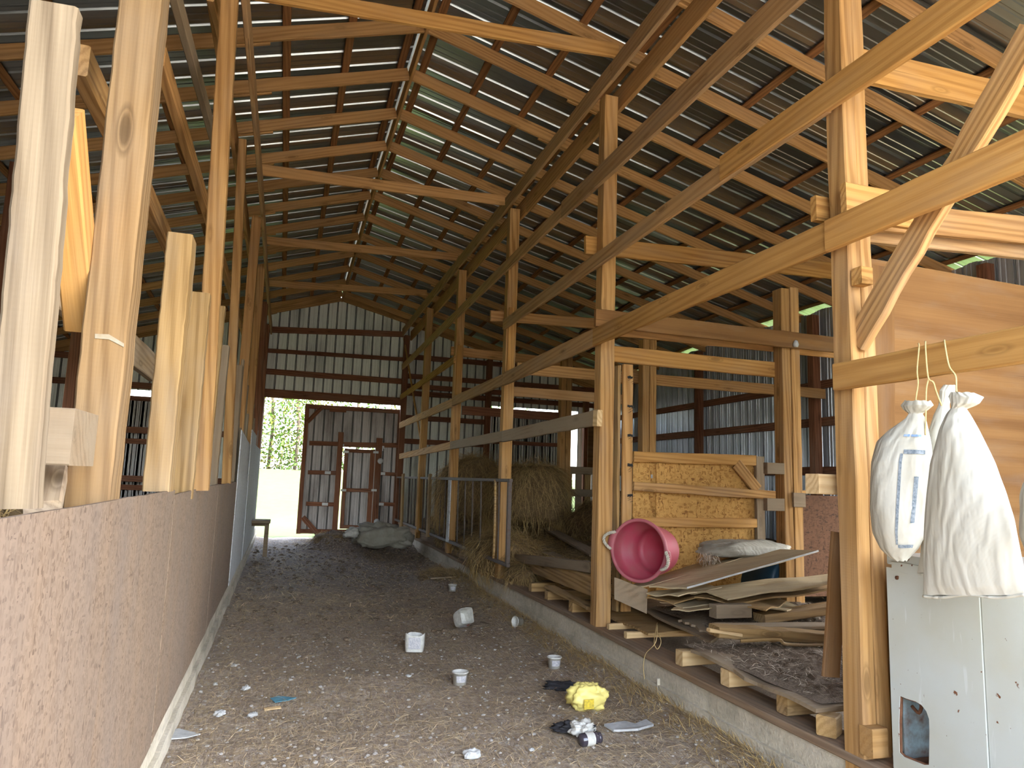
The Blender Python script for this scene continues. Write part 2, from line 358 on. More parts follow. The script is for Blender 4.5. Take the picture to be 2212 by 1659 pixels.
# ================================================================ SETTING
XR, XL, YG, RX = 2.70, -0.50, 18.10, 1.10
WR, WL = 8.26, -5.6
SR, SLL = .2525, .30
def zr(y): return 6.22 if y < 12 else 6.22-.33*(y-12)/6.1
def rlow(x, y): return zr(y)-(SR*(x-RX) if x > RX else SLL*(RX-x))
RT = .145
def rib(L, pitch, hgt, roof=False):
    P = []; k = 0
    base = [(0, 0), (.28, 0), (.31, .2), (.37, .2), (.40, 0), (.58, 0), (.61, .2), (.67, .2), (.70, 0)]+([(.86, 0), (.90, 1), (.96, 1)] if roof else [(.80, 0), (.805, 1), (.865, 1), (.87, .1), (.895, .1), (.90, 1), (.965, 1), (.97, 0)])
    while k*pitch < L:
        P += [((k+a)*pitch, b*hgt) for a, b in base if (k+a)*pitch <= L]; k += 1
    P.append((L, 0)); return P
def corr(name, O, D, Nn, L, zb, zt, mat, pitch=.229, hgt=.05, parent=None, kind='structure', holes=None):
    """upright ribbed sheet: O origin, D run direction, Nn outward normal; zb(s), zt(s) give bottom and top"""
    O = Vector(O); D = Vector(D); Nn = Vector(Nn); V = []; Fc = []
    P = rib(L, pitch, hgt)
    if holes:
        ex = sorted(set([h for H_ in holes for h in (H_[0]-1e-4, H_[0]+1e-4, H_[1]-1e-4, H_[1]+1e-4)]))
        P = sorted(P+[(e, 0) for e in ex])
    for s, h in P:
        b = zb(s); t = zt(s); q = O+D*s+Nn*h
        V += [(q.x, q.y, b), (q.x, q.y, max(t, b+.001))]
    for i in range(len(P)-1):
        Fc.append((2*i, 2*i+2, 2*i+3, 2*i+1))
    o = mesh(name, V, Fc, mat, parent)
    if mat in ('gable', 'doormetal'):      # shade of the rib grooves, put in as dark colour
        o.data.materials.append(M['groove_shade'])
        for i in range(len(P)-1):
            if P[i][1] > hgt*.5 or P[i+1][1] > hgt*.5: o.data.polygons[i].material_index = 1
    md = o.modifiers.new('thickness', 'SOLIDIFY'); md.thickness = .002
    if kind: o['kind'] = kind
    return o
# --- floor of the aisle
def fz(x, y):
    z = .035*nz(x, y, 0, 1.3)+.018*nz(x, y, 3, 5)
    z += .012*max(0, min(1, (y-8)/2))*nz(x, y, 7, 14)
    z += .05*max(0, 1-abs(x-2.7)/.35)+.03*max(0, 1-abs(x+.5)/.3)
    if y > 13.2: z += .30*math.exp(-((x-1.75)/.85)**2-((y-15.6)/1.1)**2)+.25*math.exp(-((x-1.0)/.45)**2-((y-15.4)/.8)**2)*(.6+.8*nz(x, y, 1, 6))
    z += .13*math.exp(-((x-2.3)/.45)**2-((y-10.6)/.9)**2)
    return z
def ff(u, v): x = -.60+3.42*u; y = -.6+19*v; return (x, y, fz(x, y))
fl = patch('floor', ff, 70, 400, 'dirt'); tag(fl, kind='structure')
def flat(name, x0, x1, y0, y1, z, mat, n=8):
    o = patch(name, lambda u, v: (x0+(x1-x0)*u, y0+(y1-y0)*v, z+.02*nz(x0+(x1-x0)*u, y0+(y1-y0)*v)), n, n, mat)
    tag(o, kind='structure'); return o
flat('floor', 2.9, WR, -.6, YG, .0, 'manure'); flat('floor', WL, -.65, -.6, YG, 0.0, 'manure')
# --- ground outside
def gz(x, y):
    z = 0
    if y > 22: t = min(1, (y-22)/20); z = 1.75*t*t*(3-2*t)
    return z-.03+.06*nz(x, y, 0, .25)*min(1, abs(y-18)/4)
g1 = patch('ground', lambda u, v: (-45+90*u, 18.4+60*v*v, gz(-45+90*u, 18.4+60*v*v)), 60, 60, 'grass'); tag(g1, kind='structure')
g2 = patch('ground', lambda u, v: (-30+60*u, -30+29.4*v, -.03), 8, 8, 'gravel'); tag(g2, kind='structure')
g3 = patch('ground', lambda u, v: (WR+.1+30*u, -.6+19*v, -.04), 8, 8, 'grass'); tag(g3, kind='structure')
g4 = patch('ground', lambda u, v: (WL-.1-30*u, -.6+19*v, -.04), 8, 8, 'grass'); tag(g4, kind='structure')
# --- ceiling sheets
def roofsheet(x0, x1):
    P = rib(19.2, .305, .024, True); V = []; Fc = []
    for s, h in P:
        y = -.7+s
        for x in (x0, (x0+x1)/2, x1): V.append((x, y, rlow(x, y)+RT+.040+h))
    for i in range(len(P)-1):
        for j in range(2): Fc.append((3*i+j, 3*i+j+1, 3*i+j+4, 3*i+j+3))
    o = mesh('ceiling', V, Fc, 'roof'); o['kind'] = 'structure'
    md = o.modifiers.new('thickness', 'SOLIDIFY'); md.thickness = .0015; md.offset = 1 if x1 > x0 else -1
roofsheet(RX+.03, WR+.35); roofsheet(RX-.045, WL-.35)
cap = mesh('ceiling', [(RX-.2, -.7, 6.22+.27), (RX, -.7, 6.50), (RX+.2, -.7, 6.28+.21), (RX-.2, 12, 6.22+.27), (RX, 12, 6.50), (RX+.2, 12, 6.49), (RX-.2, 18.5, 5.9+.24), (RX, 18.5, 6.16), (RX+.2, 18.5, 6.15)],
           [(0, 1, 4, 3), (1, 2, 5, 4), (3, 4, 7, 6), (4, 5, 8, 7)], 'roof'); cap['kind'] = 'structure'
# --- far gable wall in three sheets with door openings
DH = 3.36
def ztop(x): return rlow(x, YG)+(.105 if x > RX else .17)
def gz_b(x):
    if -.55 < x < 2.78: return DH
    if 5.1 < x < 7.66: return 3.50
    if -3.9 < x < -2.4: return 3.33
    return 0.0
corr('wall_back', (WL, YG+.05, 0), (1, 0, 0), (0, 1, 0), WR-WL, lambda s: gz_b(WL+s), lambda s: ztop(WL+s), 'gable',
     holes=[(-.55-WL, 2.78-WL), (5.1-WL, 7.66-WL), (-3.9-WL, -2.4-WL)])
daylight_gap = lambda y, a, b, h: h if a < y < b else 0.0  # openings added out of view in the side walls to let daylight in
corr('wall_right', (WR, -.5, 0), (0, 1, 0), (1, 0, 0), YG+.5, lambda s: daylight_gap(s-.5, 3.5, 6.2, 3.1), lambda s: rlow(WR, s-.5)+.10+.04*nz(s, 0, 0, 3), 'wallmetal', holes=[(4.0, 6.7)])
corr('wall_left', (WL, -.5, 0), (0, 1, 0), (-1, 0, 0), YG+.5, lambda s: daylight_gap(s-.5, 10, 14, 3.3), lambda s: rlow(WL, s-.5)+.14, 'wallmetal', holes=[(10.5, 14.5)])
corr('wall_front_and_added_upper', (WL, -.4, 0), (1, 0, 0), (0, -1, 0), -.9-WL, lambda s: 0.0, lambda s: rlow(WL+s, 0)+.1, 'gable')
corr('wall_front_and_added_upper', (5.4, -.4, 0), (1, 0, 0), (0, -1, 0), WR-5.4, lambda s: 0.0, lambda s: rlow(5.4+s, 0)+.1, 'gable')
corr('wall_front_and_added_upper', (-.9, -.45, 0), (1, 0, 0), (0, -1, 0), 6.3, lambda s: 4.25, lambda s: rlow(-.9+s, 0)+.1, 'gable')  # unseen upper wall, added to hold back light on the near frame
# --- concrete kerbs
def kerb(name, x0, x1, y0, y1, top, mat='concrete', face=1):
    n = 150; V = []; Fc = []
    for i in range(n+1):
        y = y0+(y1-y0)*i/n; r = lambda k: .008*nz(k, y, 0, 4)
        xf = x0 if face > 0 else x1; xb = x1 if face > 0 else x0; st = .012*face
        V += [(xf+r(1)-st*1.2, y, -.1), (xf+r(2)-st*1.2, y, top*.45), (xf+r(2)+st, y, top*.45), (xf+r(3)+st, y, top-.02+r(5)*.5), (xf+st*1.8, y, top+r(4)*.3), (xb, y, top), (xb, y, -.1)]
    for i in range(n):
        for j in range(6): a = i*7+j; Fc.append((a, a+1, a+8, a+7) if face > 0 else (a, a+7, a+8, a+1))
    o = mesh(name, V, Fc, mat); o['kind'] = 'structure'; return o
kerb('trim_1', 2.71, 2.95, -.4, 18.0, .258); kerb('trim_2', -.72, -.505, -.4, 17.9, .285, face=-1)
# ================================================================ FRAME
RY = [6.94+.97*k for k in range(-7, 12)]+[18.02]
nR = len(RY)
def nth(i): return ORD[nR-1-i]
for i, y in enumerate(RY):
    gab = ' against the gable wall' if i == nR-1 else ''
    z = lambda x: rlow(x, y)+RT/2
    tag(board('rafter', (RX+.03, y, z(RX+.03)), (3.25, y, z(3.25)), RT, .042, 'rafter', bow=.006), 'upper rafter on the right slope above the aisle, %s from the far gable' % nth(i), 'rafter', 'right roof slope upper rafters')
    tag(board('rafter', (2.75, y+.045, z(2.75)-.01), (WR+.05, y+.045, z(WR+.05)-.01), RT, .042, 'rafter'), 'lower rafter between right plate and right eave, %s from the far gable' % nth(i), 'rafter', 'right roof slope lower rafters')
    tag(board('rafter', (RX-.03, y, z(RX-.03)), (-.85, y, z(-.85)), RT, .042, 'rafter', bow=-.005), 'upper rafter on the left slope above the aisle, %s from the far gable' % nth(i), 'rafter', 'left roof slope upper rafters')
    tag(board('rafter', (-.45, y+.045, z(-.45)-.01), (WL-.05, y+.045, z(WL-.05)-.01), RT, .042, 'rafter'), 'lower rafter between left plate and left eave, %s from the far gable' % nth(i), 'rafter', 'left roof slope lower rafters')
rb = empty('ridge_board', (RX, 6, 6.3), 'long ridge board at the peak of the roof', 'beam')
adopt(board('board', (RX, -.6, 6.30), (RX, 12, 6.30), .20, .035, 'rafter', seg=30), rb); adopt(board('board', (RX, 12, 6.30), (RX, 18.05, 5.97), .20, .035, 'rafter'), rb)
def purl(side):
    sl = SR if side > 0 else SLL; xe = WR if side > 0 else WL; d = .13; k = 0
    while True:
        x = RX+side*d
        if (x-xe)*side > 0: break
        up = Vector((side*1, 0, -sl)).normalized()
        zz = lambda y: rlow(x, y)+RT+.018
        root = empty('purlin', (x, 6, zz(6)), 'dark narrow purlin under the roof sheets, %s down from the ridge on the %s slope' % (ORD[k], 'right' if side > 0 else 'left'), 'purlin', 'purlins of the %s slope' % ('right' if side > 0 else 'left'))
        board('length', (x, -.6, zz(0)), (x, 12, zz(12)), .085, .03, 'purlin', up=up, parent=root, seg=20); board('length', (x, 12, zz(12)), (x, 18.3, zz(18.3)), .085, .03, 'purlin', up=up, parent=root)
        d += .63; k += 1
purl(1); purl(-1)
# plates
def seg2(name, x, z0, z1, w, t, mat, label, y0=-.5, y1=18.05, n=3):
    root = empty(name, (x, y0, z0), label, 'beam'); 
    for k in range(n):
        a = k/n; b = (k+1)/n; ya = y0+(y1-y0)*a; yb = y0+(y1-y0)*b; za = z0+(z1-z0)*a; zb = z0+(z1-z0)*b
        board('length', (x, ya, za), (x, yb-.004, zb), w, t, mat, parent=root, bow=.008*(-1)**k)
    return root
seg2('plate_beam', 2.68, 5.47, 5.25, .19, .04, 'girt', 'long weathered plate beam on the aisle side of the right posts')
seg2('plate_beam', 2.90, 5.40, 5.17, .24, .045, 'rafter', 'deep plate beam on the stall side of the right posts', n=4)
seg2('plate_beam', -.53, 5.12, 4.98, .19, .04, 'girt', 'long plate beam on the aisle side of the left posts')
seg2('plate_beam', -.76, 5.10, 4.96, .24, .045, 'rafter', 'plate beam behind the left posts, facing the dark left bay')
# collar ties over the aisle
for k, (y, l, r) in enumerate(((5.62, (600, -28, 6), (1335, 88, 132)), (8.9, (562, 357, 376), (1090, 425, 442)), (12, (576, 512, 527), (989, 549, 562)), (15, (582, 607, 616), (922, 627, 639)))):
    A = (ay(l[0], l[1], y)+ay(l[0], l[2], y))/2; B = (ay(r[0], r[1], y)+ay(r[0], r[2], y))/2
    if k == 0: A = A+(A-B)*.12
    tag(board('collar_tie', A, B, .14, .042, 'rafter' if k else 'gold', bow=.01), 'thin collar tie crossing the aisle between the plates, %s from the camera' % ORD[k], 'beam', 'collar ties over the aisle')
# right row of posts
PY = [2.93, 5.97, 9.0, 12.0, 14.95, 17.93]
pl = ['nearest right-hand post with a thin board nailed beside it, next to the hanging sacks', 'second post of the right row, beside the pink tub', 'third post of the right row, at the near end of the iron gate', 'fourth post of the right row, behind the white chip board strip', 'fifth post of the right row, with a thin brace leaning on it', 'dark red post of the right row standing in the far gable wall']
for k, y in enumerate(PY):
    root = empty('post', (2.77, y, .3), pl[k], 'post')
    top = 5.36-.012*y if k else 5.9
    lean = .03 if k == 0 else .02
    mt = 'post' if k < 5 else 'red'
    if k == 0:
        board('timber', (2.83, y, .20), (2.80, y, top), .13, .078, mt, up=(0, 1, 0), parent=root, seg=24, rough=.005)
        board('timber', (2.745, y, .20), (2.735, y, top), .13, .078, mt, up=(0, 1, 0), parent=root, seg=24, rough=.005)
        board('side_board', (2.905, y+.03, .30), (2.885, y+.03, 2.5), .10, .03, 'gold', up=(0, 1, 0), parent=root)
    else:
        board('timber', (2.775, y, .28), (2.775-lean*0, y, top), .14, .14, mt, up=(0, 1, 0), parent=root, seg=24, rough=.004)
    if k in (2, 3):
        board('scab', (2.77, y-.09, 2.95), (2.77, y-.09, 3.85), .09, .035, 'gold', up=(1, 0, 0), parent=root)
# second row of posts
for (x, y, t, lb) in ((4.83, 6.0, 3.62, 'tall free-topped post of two timbers behind the strand board gate'), (4.83, 8.95, 3.62, 'post of the middle stall row seen past the post with black marks'), (4.83, 12.07, 3.95, 'post of the middle stall row behind the hay bale')):
    root = empty('post', (x, y, 0), lb, 'post')
    board('timber', (x-.055, y, 0), (x-.055, y, t-.02), .14, .105, 'post', up=(0, 1, 0), parent=root); board('timber', (x+.055, y-.005, 0), (x+.055, y-.005, t), .14, .105, 'post', up=(0, 1, 0), parent=root)
for i, y in enumerate((.3, 3.2, 6.4, 9.45, 12.85, 16.0)):
    tag(board('post', (WR-.12, y, 0), (WR-.12, y, rlow(WR, y)), .14, .14, 'red', up=(0, 1, 0)), 'dark post against the right metal wall, %s from the far end' % ORD[5-i], 'post', 'posts along the right wall')
gi = 0
for (u, v, w, nm) in ((1610, 858, .13, 'upper'), (1610, 927, .14, 'middle'), (1740, 1018, .14, 'lower')):
    z = ax(u, v, WR-.03).z
    tag(board('wall_rail', (WR-.035, -.3, z), (WR-.035, 18, z), w, .04, 'red', seg=30), '%s horizontal rail fixed to the right metal wall' % nm, 'rail')
# aisle-side rails on the right posts
g = lambda *a, **k: girt('rail_board', *a, group='rails along the right posts', cat='board', **k)
X = 2.655
g((1616, 36, 108), (1287, 366, 400), X, .04, 'girt', 'topmost aisle rail, near length running up out of view', ext=.9)
g((1290, 362, 398), (868, 787, 798), X+.002, .038, 'girt', 'topmost aisle rail, far length reaching the gable')
g((2022, 0, 84), (1787, 174, 233), X-.01, .04, 'gold', 'second aisle rail from the top, near length overlapping the nearest post', ext=1.0)
g((1783, 189, 242), (1086, 690, 712), X+.003, .038, 'girt', 'second aisle rail from the top, length ending free at the third post')
g((2212, 277, 368), (1796, 467, 537), X-.01, .04, 'gold', 'third aisle rail from the top, near length with dark knots', ext=.05)
g((1794, 476, 535), (1283, 707, 747), X+.003, .038, 'gold', 'third aisle rail from the top, length between nearest and second post', ext=.03)
g((1283, 707, 747), (1086, 806, 832), X+.006, .038, 'girt', 'third aisle rail from the top, length between second and third post')
g((1086, 806, 832), (976, 858, 876), X+.003, .038, 'girt', 'third aisle rail from the top, length between third and fourth post')
g((976, 860, 879), (862, 913, 925), X+.006, .038, 'girt', 'third aisle rail from the top, length beyond the fourth post')
g((980, 768, 784), (864, 853, 863), X+.003, .038, 'gold', 'short aisle rail from the fourth post to the gable, between longer rails')
g((1283, 886, 919), (1084, 930, 955), X, .04, 'old', 'lowest aisle rail, near length ending at the second post')
g((1084, 931, 953), (972, 953, 971), X+.004, .038, 'old', 'lowest aisle rail, middle grey length')
g((972, 954, 970), (862, 980, 992), X+.002, .038, 'girt', 'lowest aisle rail, far reddish length')
girt('block', (1281, 885, 921), (1290, 885, 921), 2.645, .05, 'sawn', 'pale end block closing the lowest aisle rail on the second post')
girt('rail_board', (2212, 702, 783), (1808, 784, 841), 2.652, .042, 'gold', 'near waist-high rail from which the white sacks hang', ext=.03, group='rails along the right posts')
tag(board('brace', ax(871, 721, 2.73), ax(912, 969, 2.73), .06, .03, 'gold', up=(0, 1, 0)), 'thin brace leaning between the two farthest right posts', 'brace')
tag(board('brace', ax(1852, 742, 2.76), ax(2240, 60, 2.76), .13, .05, 'post', up=(0, 1, 0), rough=.008, seg=14), 'thick diagonal brace with bark edge, right of the nearest post', 'brace')
def cross(y, a, b, t, mat, label, ext=0, **k):
    (u0, t0, b0), (u1, t1, b1) = a, b
    A = (ay(u0, t0, y)+ay(u0, b0, y))/2; B = (ay(u1, t1, y)+ay(u1, b1, y))/2
    w = ((ay(u0, t0, y).z-ay(u0, b0, y).z)+(ay(u1, t1, y).z-ay(u1, b1, y).z))/2
    return tag(board('cross_beam', A, B, w, t, mat, ext=ext, **k), label, 'beam', 'cross beams of the right bay')
cross(3.05, (1872, 114, 176), (2212, 189, 257), .045, 'gold', 'upper cross beam leaving the nearest post to the right', ext=.15)
cross(3.05, (1872, 436, 496), (2212, 469, 527), .045, 'rafter', 'cross beam just above the brown plywood, front one of a pair', ext=.15)
cross(3.14, (1872, 478, 522), (2212, 512, 562), .045, 'girt', 'cross beam just above the brown plywood, rear one of the pair', ext=.15)
cross(2.835, (1822, 396, 470), (1990, 424, 500), .04, 'gold', 'short tapered board on the front of the nearest post, behind the third rail')
cross(6.07, (1268, 512, 548), (1797, 567, 603), .045, 'gold', 'highest cross beam at the second post, its cut end sticking into the aisle', ext=.02)
cross(5.87, (1296, 669, 706), (1797, 728, 761), .045, 'plydark', 'gritty dark cross beam with a wasp nest, on the front of the second post', ext=.05)
gb_ = bpy.data.objects[[q.name for q in bpy.data.objects if q.get('label', '').startswith('gritty dark')][0]]
lathe('wasp_nest', [(0, -.035), (.022, -.03), (.03, -.005), (.018, .03), (0, .042)], 'paper', Matrix.Translation(ay(1719, 743, 5.83)), gb_, n=16, wob=.1)
cross(6.12, (1345, 702, 727), (1797, 750, 773), .045, 'rafter', 'cross beam hidden behind the gritty dark one', ext=.05)
cross(6.07, (1320, 746, 783), (1673, 784, 814), .045, 'gold', 'cross beam joining second post and free-topped post')
cross(9.1, (1120, 676, 697), (1283, 687, 711), .045, 'rafter', 'uppermost cross beam at the third post', ext=.4)
cross(9.1, (1132, 786, 808), (1770, 838, 862), .045, 'rafter', 'long cross beam from the third post into the stall, middle height', ext=.1)
cross(9.1, (1112, 835, 857), (1345, 853, 873), .045, 'girt', 'lowest cross beam at the third post', ext=.05)
cross(12.1, (974, 749, 767), (1230, 775, 795), .045, 'rafter', 'upper cross beam at the fourth post, its end poking into the aisle')
cross(12.1, (998, 877, 895), (1225, 892, 911), .045, 'red', 'lower cross beam at the fourth post')
tag(box('block', ay(1783, 455, 3.06)+Vector((-.02, 0, 0)), (.12, .045, .14), 'gold'), 'cut beam end poking out left of the nearest post', 'block')
tag(box('block', ay(1862, 598, 2.82), (.07, .07, .09), 'gold'), 'small notched block nailed high on the nearest post', 'block')
tag(box('block', ay(1781, 1046, 3.12)+Vector((.05, 0, 0)), (.26, .10, .105), 'sawn'), 'pale square beam end poking out left of the nearest post at waist height', 'block')
# gable framing
for k, (l, r, w, y) in enumerate((((583, 712), (868, 722), .15, 18.04), ((575, 757), (868, 776), .10, 18.04), ((575, 802), (868, 824), .14, 18.04))):
    A = ay(*l, y); B = ay(*r, y)
    tag(board('gable_rail', A, B, w, .04, 'red', ext=.05), '%s reddish rail across the gable wall above the door' % ('top', 'middle', 'bottom')[k], 'rail', 'gable rails above the door')
tag(board('door_header', (-.62, 18.03, 3.44), (2.80, 18.03, 3.44), .20, .09, 'red'), 'heavy reddish header beam over the far doorway', 'beam')
for k, z in enumerate((4.62, 4.12, 3.86, 3.68, 3.05, 2.45)):
    x1 = WR-.1 if z < 4.2 else WR-.1; xe = min(x1, RX+(6.0-z)/SR-.3)
    if z > 3.5: tag(board('gable_rail', (2.85, 18.04, z), (xe, 18.04, z), .13, .04, 'red'), 'dark rail on the gable wall right of the aisle, %s from the roof' % ORD[k], 'rail', 'gable rails right of the aisle')
    else: tag(board('gable_rail', (2.85, 18.04, z), (5.05, 18.04, z), .13, .04, 'red'), 'dark rail on the gable wall between the aisle and the stall door, %s one' % ('upper' if k == 4 else 'lower'), 'rail', 'gable rails right of the aisle')
for k, z in enumerate((4.0, 3.42, 2.4, 1.3)):
    tag(board('gable_rail', (-5.4, 18.02, z), (-.7, 18.02, z), .14, .04, 'red'), 'dark rail on the gable wall of the left bay, %s from the top' % ORD[k], 'rail', 'gable rails of the left bay')
for x, t, lb in ((-.66, 5.1, 'left of the far doorway'), (5.0, 4.7, 'left of the stall door'), (7.8, 3.9, 'right of the stall door')):
    tag(board('post', (x, 17.93, 0), (x, 17.93, t), .14, .14, 'red', up=(0, 1, 0)), 'dark red gable post '+lb, 'post')
# sliding doors outside the gable
def door(x0, x1, z0, z1, y, name, label):
    root = empty(name, (x0, y, z0), label, 'door')
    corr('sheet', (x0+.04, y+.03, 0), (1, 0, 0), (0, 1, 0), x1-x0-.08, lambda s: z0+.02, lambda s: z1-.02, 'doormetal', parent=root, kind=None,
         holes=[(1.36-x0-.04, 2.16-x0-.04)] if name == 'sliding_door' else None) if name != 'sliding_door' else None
    for nm, a, b, w in (('left_stile', (x0+.05, z0), (x0+.05, z1), .10), ('right_stile', (x1-.05, z0), (x1-.05, z1), .10)):
        board(nm, (a[0], y, a[1]), (b[0], y, b[1]), w, .04, 'red', up=(1, 0, 0), parent=root)
    for nm, z in (('bottom_rail', z0+.06), ('top_rail', z1-.06)):
        board(nm, (x0, y, z), (x1, y, z), .11, .038, 'red', parent=root)
    return root
y = 18.22; d = door(.40, 2.80, .10, 3.26, y, 'sliding_door', 'large ribbed metal sliding door standing half open at the far end')
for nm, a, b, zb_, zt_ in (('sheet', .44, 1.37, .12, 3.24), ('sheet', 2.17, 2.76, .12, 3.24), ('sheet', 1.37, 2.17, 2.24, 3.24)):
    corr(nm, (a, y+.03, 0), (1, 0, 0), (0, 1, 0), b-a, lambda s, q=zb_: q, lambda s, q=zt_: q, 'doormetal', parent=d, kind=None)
for u0, u1, v, w in ((668, 735, 957, .11), (735, 862, 960, .12), (665, 732, 1020, .10), (661, 728, 1088, .10), (824, 860, 1023, .09), (820, 856, 1088, .09)):
    A = ay(u0, v, y-.02); B = ay(u1, v+2, y-.02); board('cross_rail', A, B, w, .035, 'red', parent=d)
board('corner_brace', ay(664, 912, y-.02), ay(695, 880, y-.02), .10, .03, 'red', parent=d); board('corner_brace', ay(654, 1117, y-.02), ay(685, 1152, y-.02), .12, .03, 'red', parent=d)
board('door_post', (1.30, y-.03, .1), (1.30, y-.03, 2.6), .13, .05, 'red', up=(1, 0, 0), parent=d); board('door_post', (2.26, y-.03, .1), (2.26, y-.03, 2.5), .15, .05, 'red', up=(1, 0, 0), parent=d)
board('hanger_board', ay(712, 885, y-.02), ay(748, 887, y-.02), .09, .03, 'red', parent=d)
for u, v in ((737, 962), (824, 966), (822, 971), (708, 1021), (702, 1089), (826, 1023), (823, 1089)):
    p = ay(u, v, y-.045); box('steel_plate', p, (.14, .004, .07), 'plate', d, bev=.001)
w = empty('wicket_door', (1.42, 18.18, .2), 'small metal-clad wicket door set ajar in the big sliding door', 'door')
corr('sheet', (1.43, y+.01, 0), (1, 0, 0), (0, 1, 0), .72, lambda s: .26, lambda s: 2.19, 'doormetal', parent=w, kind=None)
for a, b, ww in (((1.46, .24), (1.46, 2.20), .09), ((2.11, .24), (2.11, 2.20), .11)):
    board('stile', (a[0], y-.02, a[1]), (b[0], y-.02, b[1]), ww, .04, 'red', up=(1, 0, 0), parent=w)
for z in (.28, 1.18, 2.15): board('rail', (1.42, y-.03, z), (2.15, y-.03, z), .09, .038, 'red', parent=w)
for u, v in ((748, 976), (812, 977), (742, 1059), (808, 1059)): box('steel_plate', ay(u, v, y-.055), (.13, .004, .055), 'plate', w, bev=.001)
for v in (996, 1127):
    p = ay(822 if v < 1000 else 814, v, y-.06); lathe('hinge', [(0, 0), (.075, 0), (.075, .006), (.03, .009), (0, .009)], 'plate', Matrix.Translation(p) @ Matrix.Rotation(math.pi/2, 4, 'X'), w, n=14)
d2 = door(5.0, 7.45, .0, 3.40, 18.22, 'stall_door', 'closed ribbed door in the gable wall behind the hay stall')
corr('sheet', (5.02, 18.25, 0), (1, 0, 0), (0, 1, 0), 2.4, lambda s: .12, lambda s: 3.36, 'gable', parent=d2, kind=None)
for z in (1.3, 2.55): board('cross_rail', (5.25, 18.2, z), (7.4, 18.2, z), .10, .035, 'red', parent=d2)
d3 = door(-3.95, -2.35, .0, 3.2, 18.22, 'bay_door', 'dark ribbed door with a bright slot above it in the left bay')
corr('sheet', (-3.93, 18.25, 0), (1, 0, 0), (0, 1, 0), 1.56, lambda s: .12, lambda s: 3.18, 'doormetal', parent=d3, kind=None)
for z in (1.1, 2.15): board('cross_rail', (-3.9, 18.2, z), (-2.4, 18.2, z), .12, .035, 'red', parent=d3)
tag(box('panel', (7.98, 17.6, 2.45), (.5, .02, 1.25), 'plydark'), 'pinkish brown board beside the bright gap of the stall door', 'panel')
# ================================================================ LEFT ROW
def xb(u0, u1, vb, vt, y, name, mat, label, ut0=None, ut1=None, t=.045, parent=None, cut=0, cat='post'):
    """upright with its face towards the camera, between picture columns at its foot and top"""
    A0 = ay(u0, vb, y); A1 = ay(u1, vb, y); B0 = ay(ut0, vt, y); B1 = ay(ut1, vt, y)
    w = ((A1-A0).length+(B1-B0).length)/2
    A = (A0+A1)/2; B = (B0+B1)/2; off = Vector((0, t/2, 0))
    o = board(name, A+off, B+off, w, t, mat, up=(1, 0, 0), seg=30, rough=.0018, cut=(0, cut))
    return tag(o, label, cat, 'uprights along the left wall')
xb(-30, 66, 1100, 5, 1.74, 'upright_board', 'palenear', 'nearest left upright, wide knotty plank cut off near the top edge of view', 50, 176, .05)
xb(131, 237, 1097, -390, 2.50, 'post', 'postnear', 'second left upright, tall cracked post with a chalky stripe', 303, 384, .15)
pb_ = [q for q in bpy.data.objects if q.name.startswith('post') and q.get('label', '').startswith('second left')][0]
slab_pts = [ay(u, v, 2.497) for u, v in ((205, 721), (235, 722), (268, 742), (268, 750), (235, 733), (205, 731))]
c_ = sum(slab_pts, Vector())/6; mesh('chalk_stripe', [p-c_ for p in slab_pts], [(0, 1, 4, 5), (1, 2, 3, 4)], 'chalk', pb_, loc=c_)
xb(300, 369, 1062, 503, 3.62, 'upright_board', 'plank', 'third left upright, wide stained plank with a sawn top', 366, 412, .16)
xb(371, 412, 1078, 631, 4.52, 'upright_board', 'plank', 'fourth left upright, shorter plank with dark blotches', 410, 455, .09)
xb(412, 446, 1060, -60, 4.75, 'post', 'post', 'tall left post with a bark edge rising past the plate', 476, 520, .10)
xb(418, 452, 1052, 660, 5.75, 'upright_board', 'plank', 'narrow plank right of the tall bark-edged post', 466, 482, .10)
xb(440, 470, 1048, 745, 6.35, 'upright_board', 'old', 'short grained plank, sixth along the left wall', 476, 491, .14)
xb(478, 497, 1045, 300, 7.55, 'post', 'post', 'tall cracked left post standing halfway along the aisle', 514, 533, .14)
xb(490, 505, 1040, 788, 8.6, 'upright_board', 'old', 'dark broad plank ending at head height, halfway along the left wall', 508, 524, .3)
for i, (yy, tt) in enumerate(((10.0, 5.0), (12.4, 5.0), (14.9, 4.95), (17.0, 4.9))):
    tag(board('post', (-.60, yy, .3), (-.60, yy, tt), .14, .12, 'rafter' if i < 2 else 'red', up=(0, 1, 0)), 'dark left post far down the aisle, %s from the gable' % ORD[3-i], 'post', 'far posts of the left wall')
for i, (yy, tt) in enumerate(((9.2, 2.9), (9.75, 2.1), (10.6, 2.75), (11.3, 2.4), (12.9, 2.7), (13.6, 2.5), (15.7, 2.4))):
    tag(board('upright_board', (-.57, yy, .29), (-.57, yy, tt), .16, .03, 'old', up=(0, 1, 0)), 'grey board standing between the far left posts, %s from the gable' % ORD[6-i], 'board', 'grey boards of the far left wall')
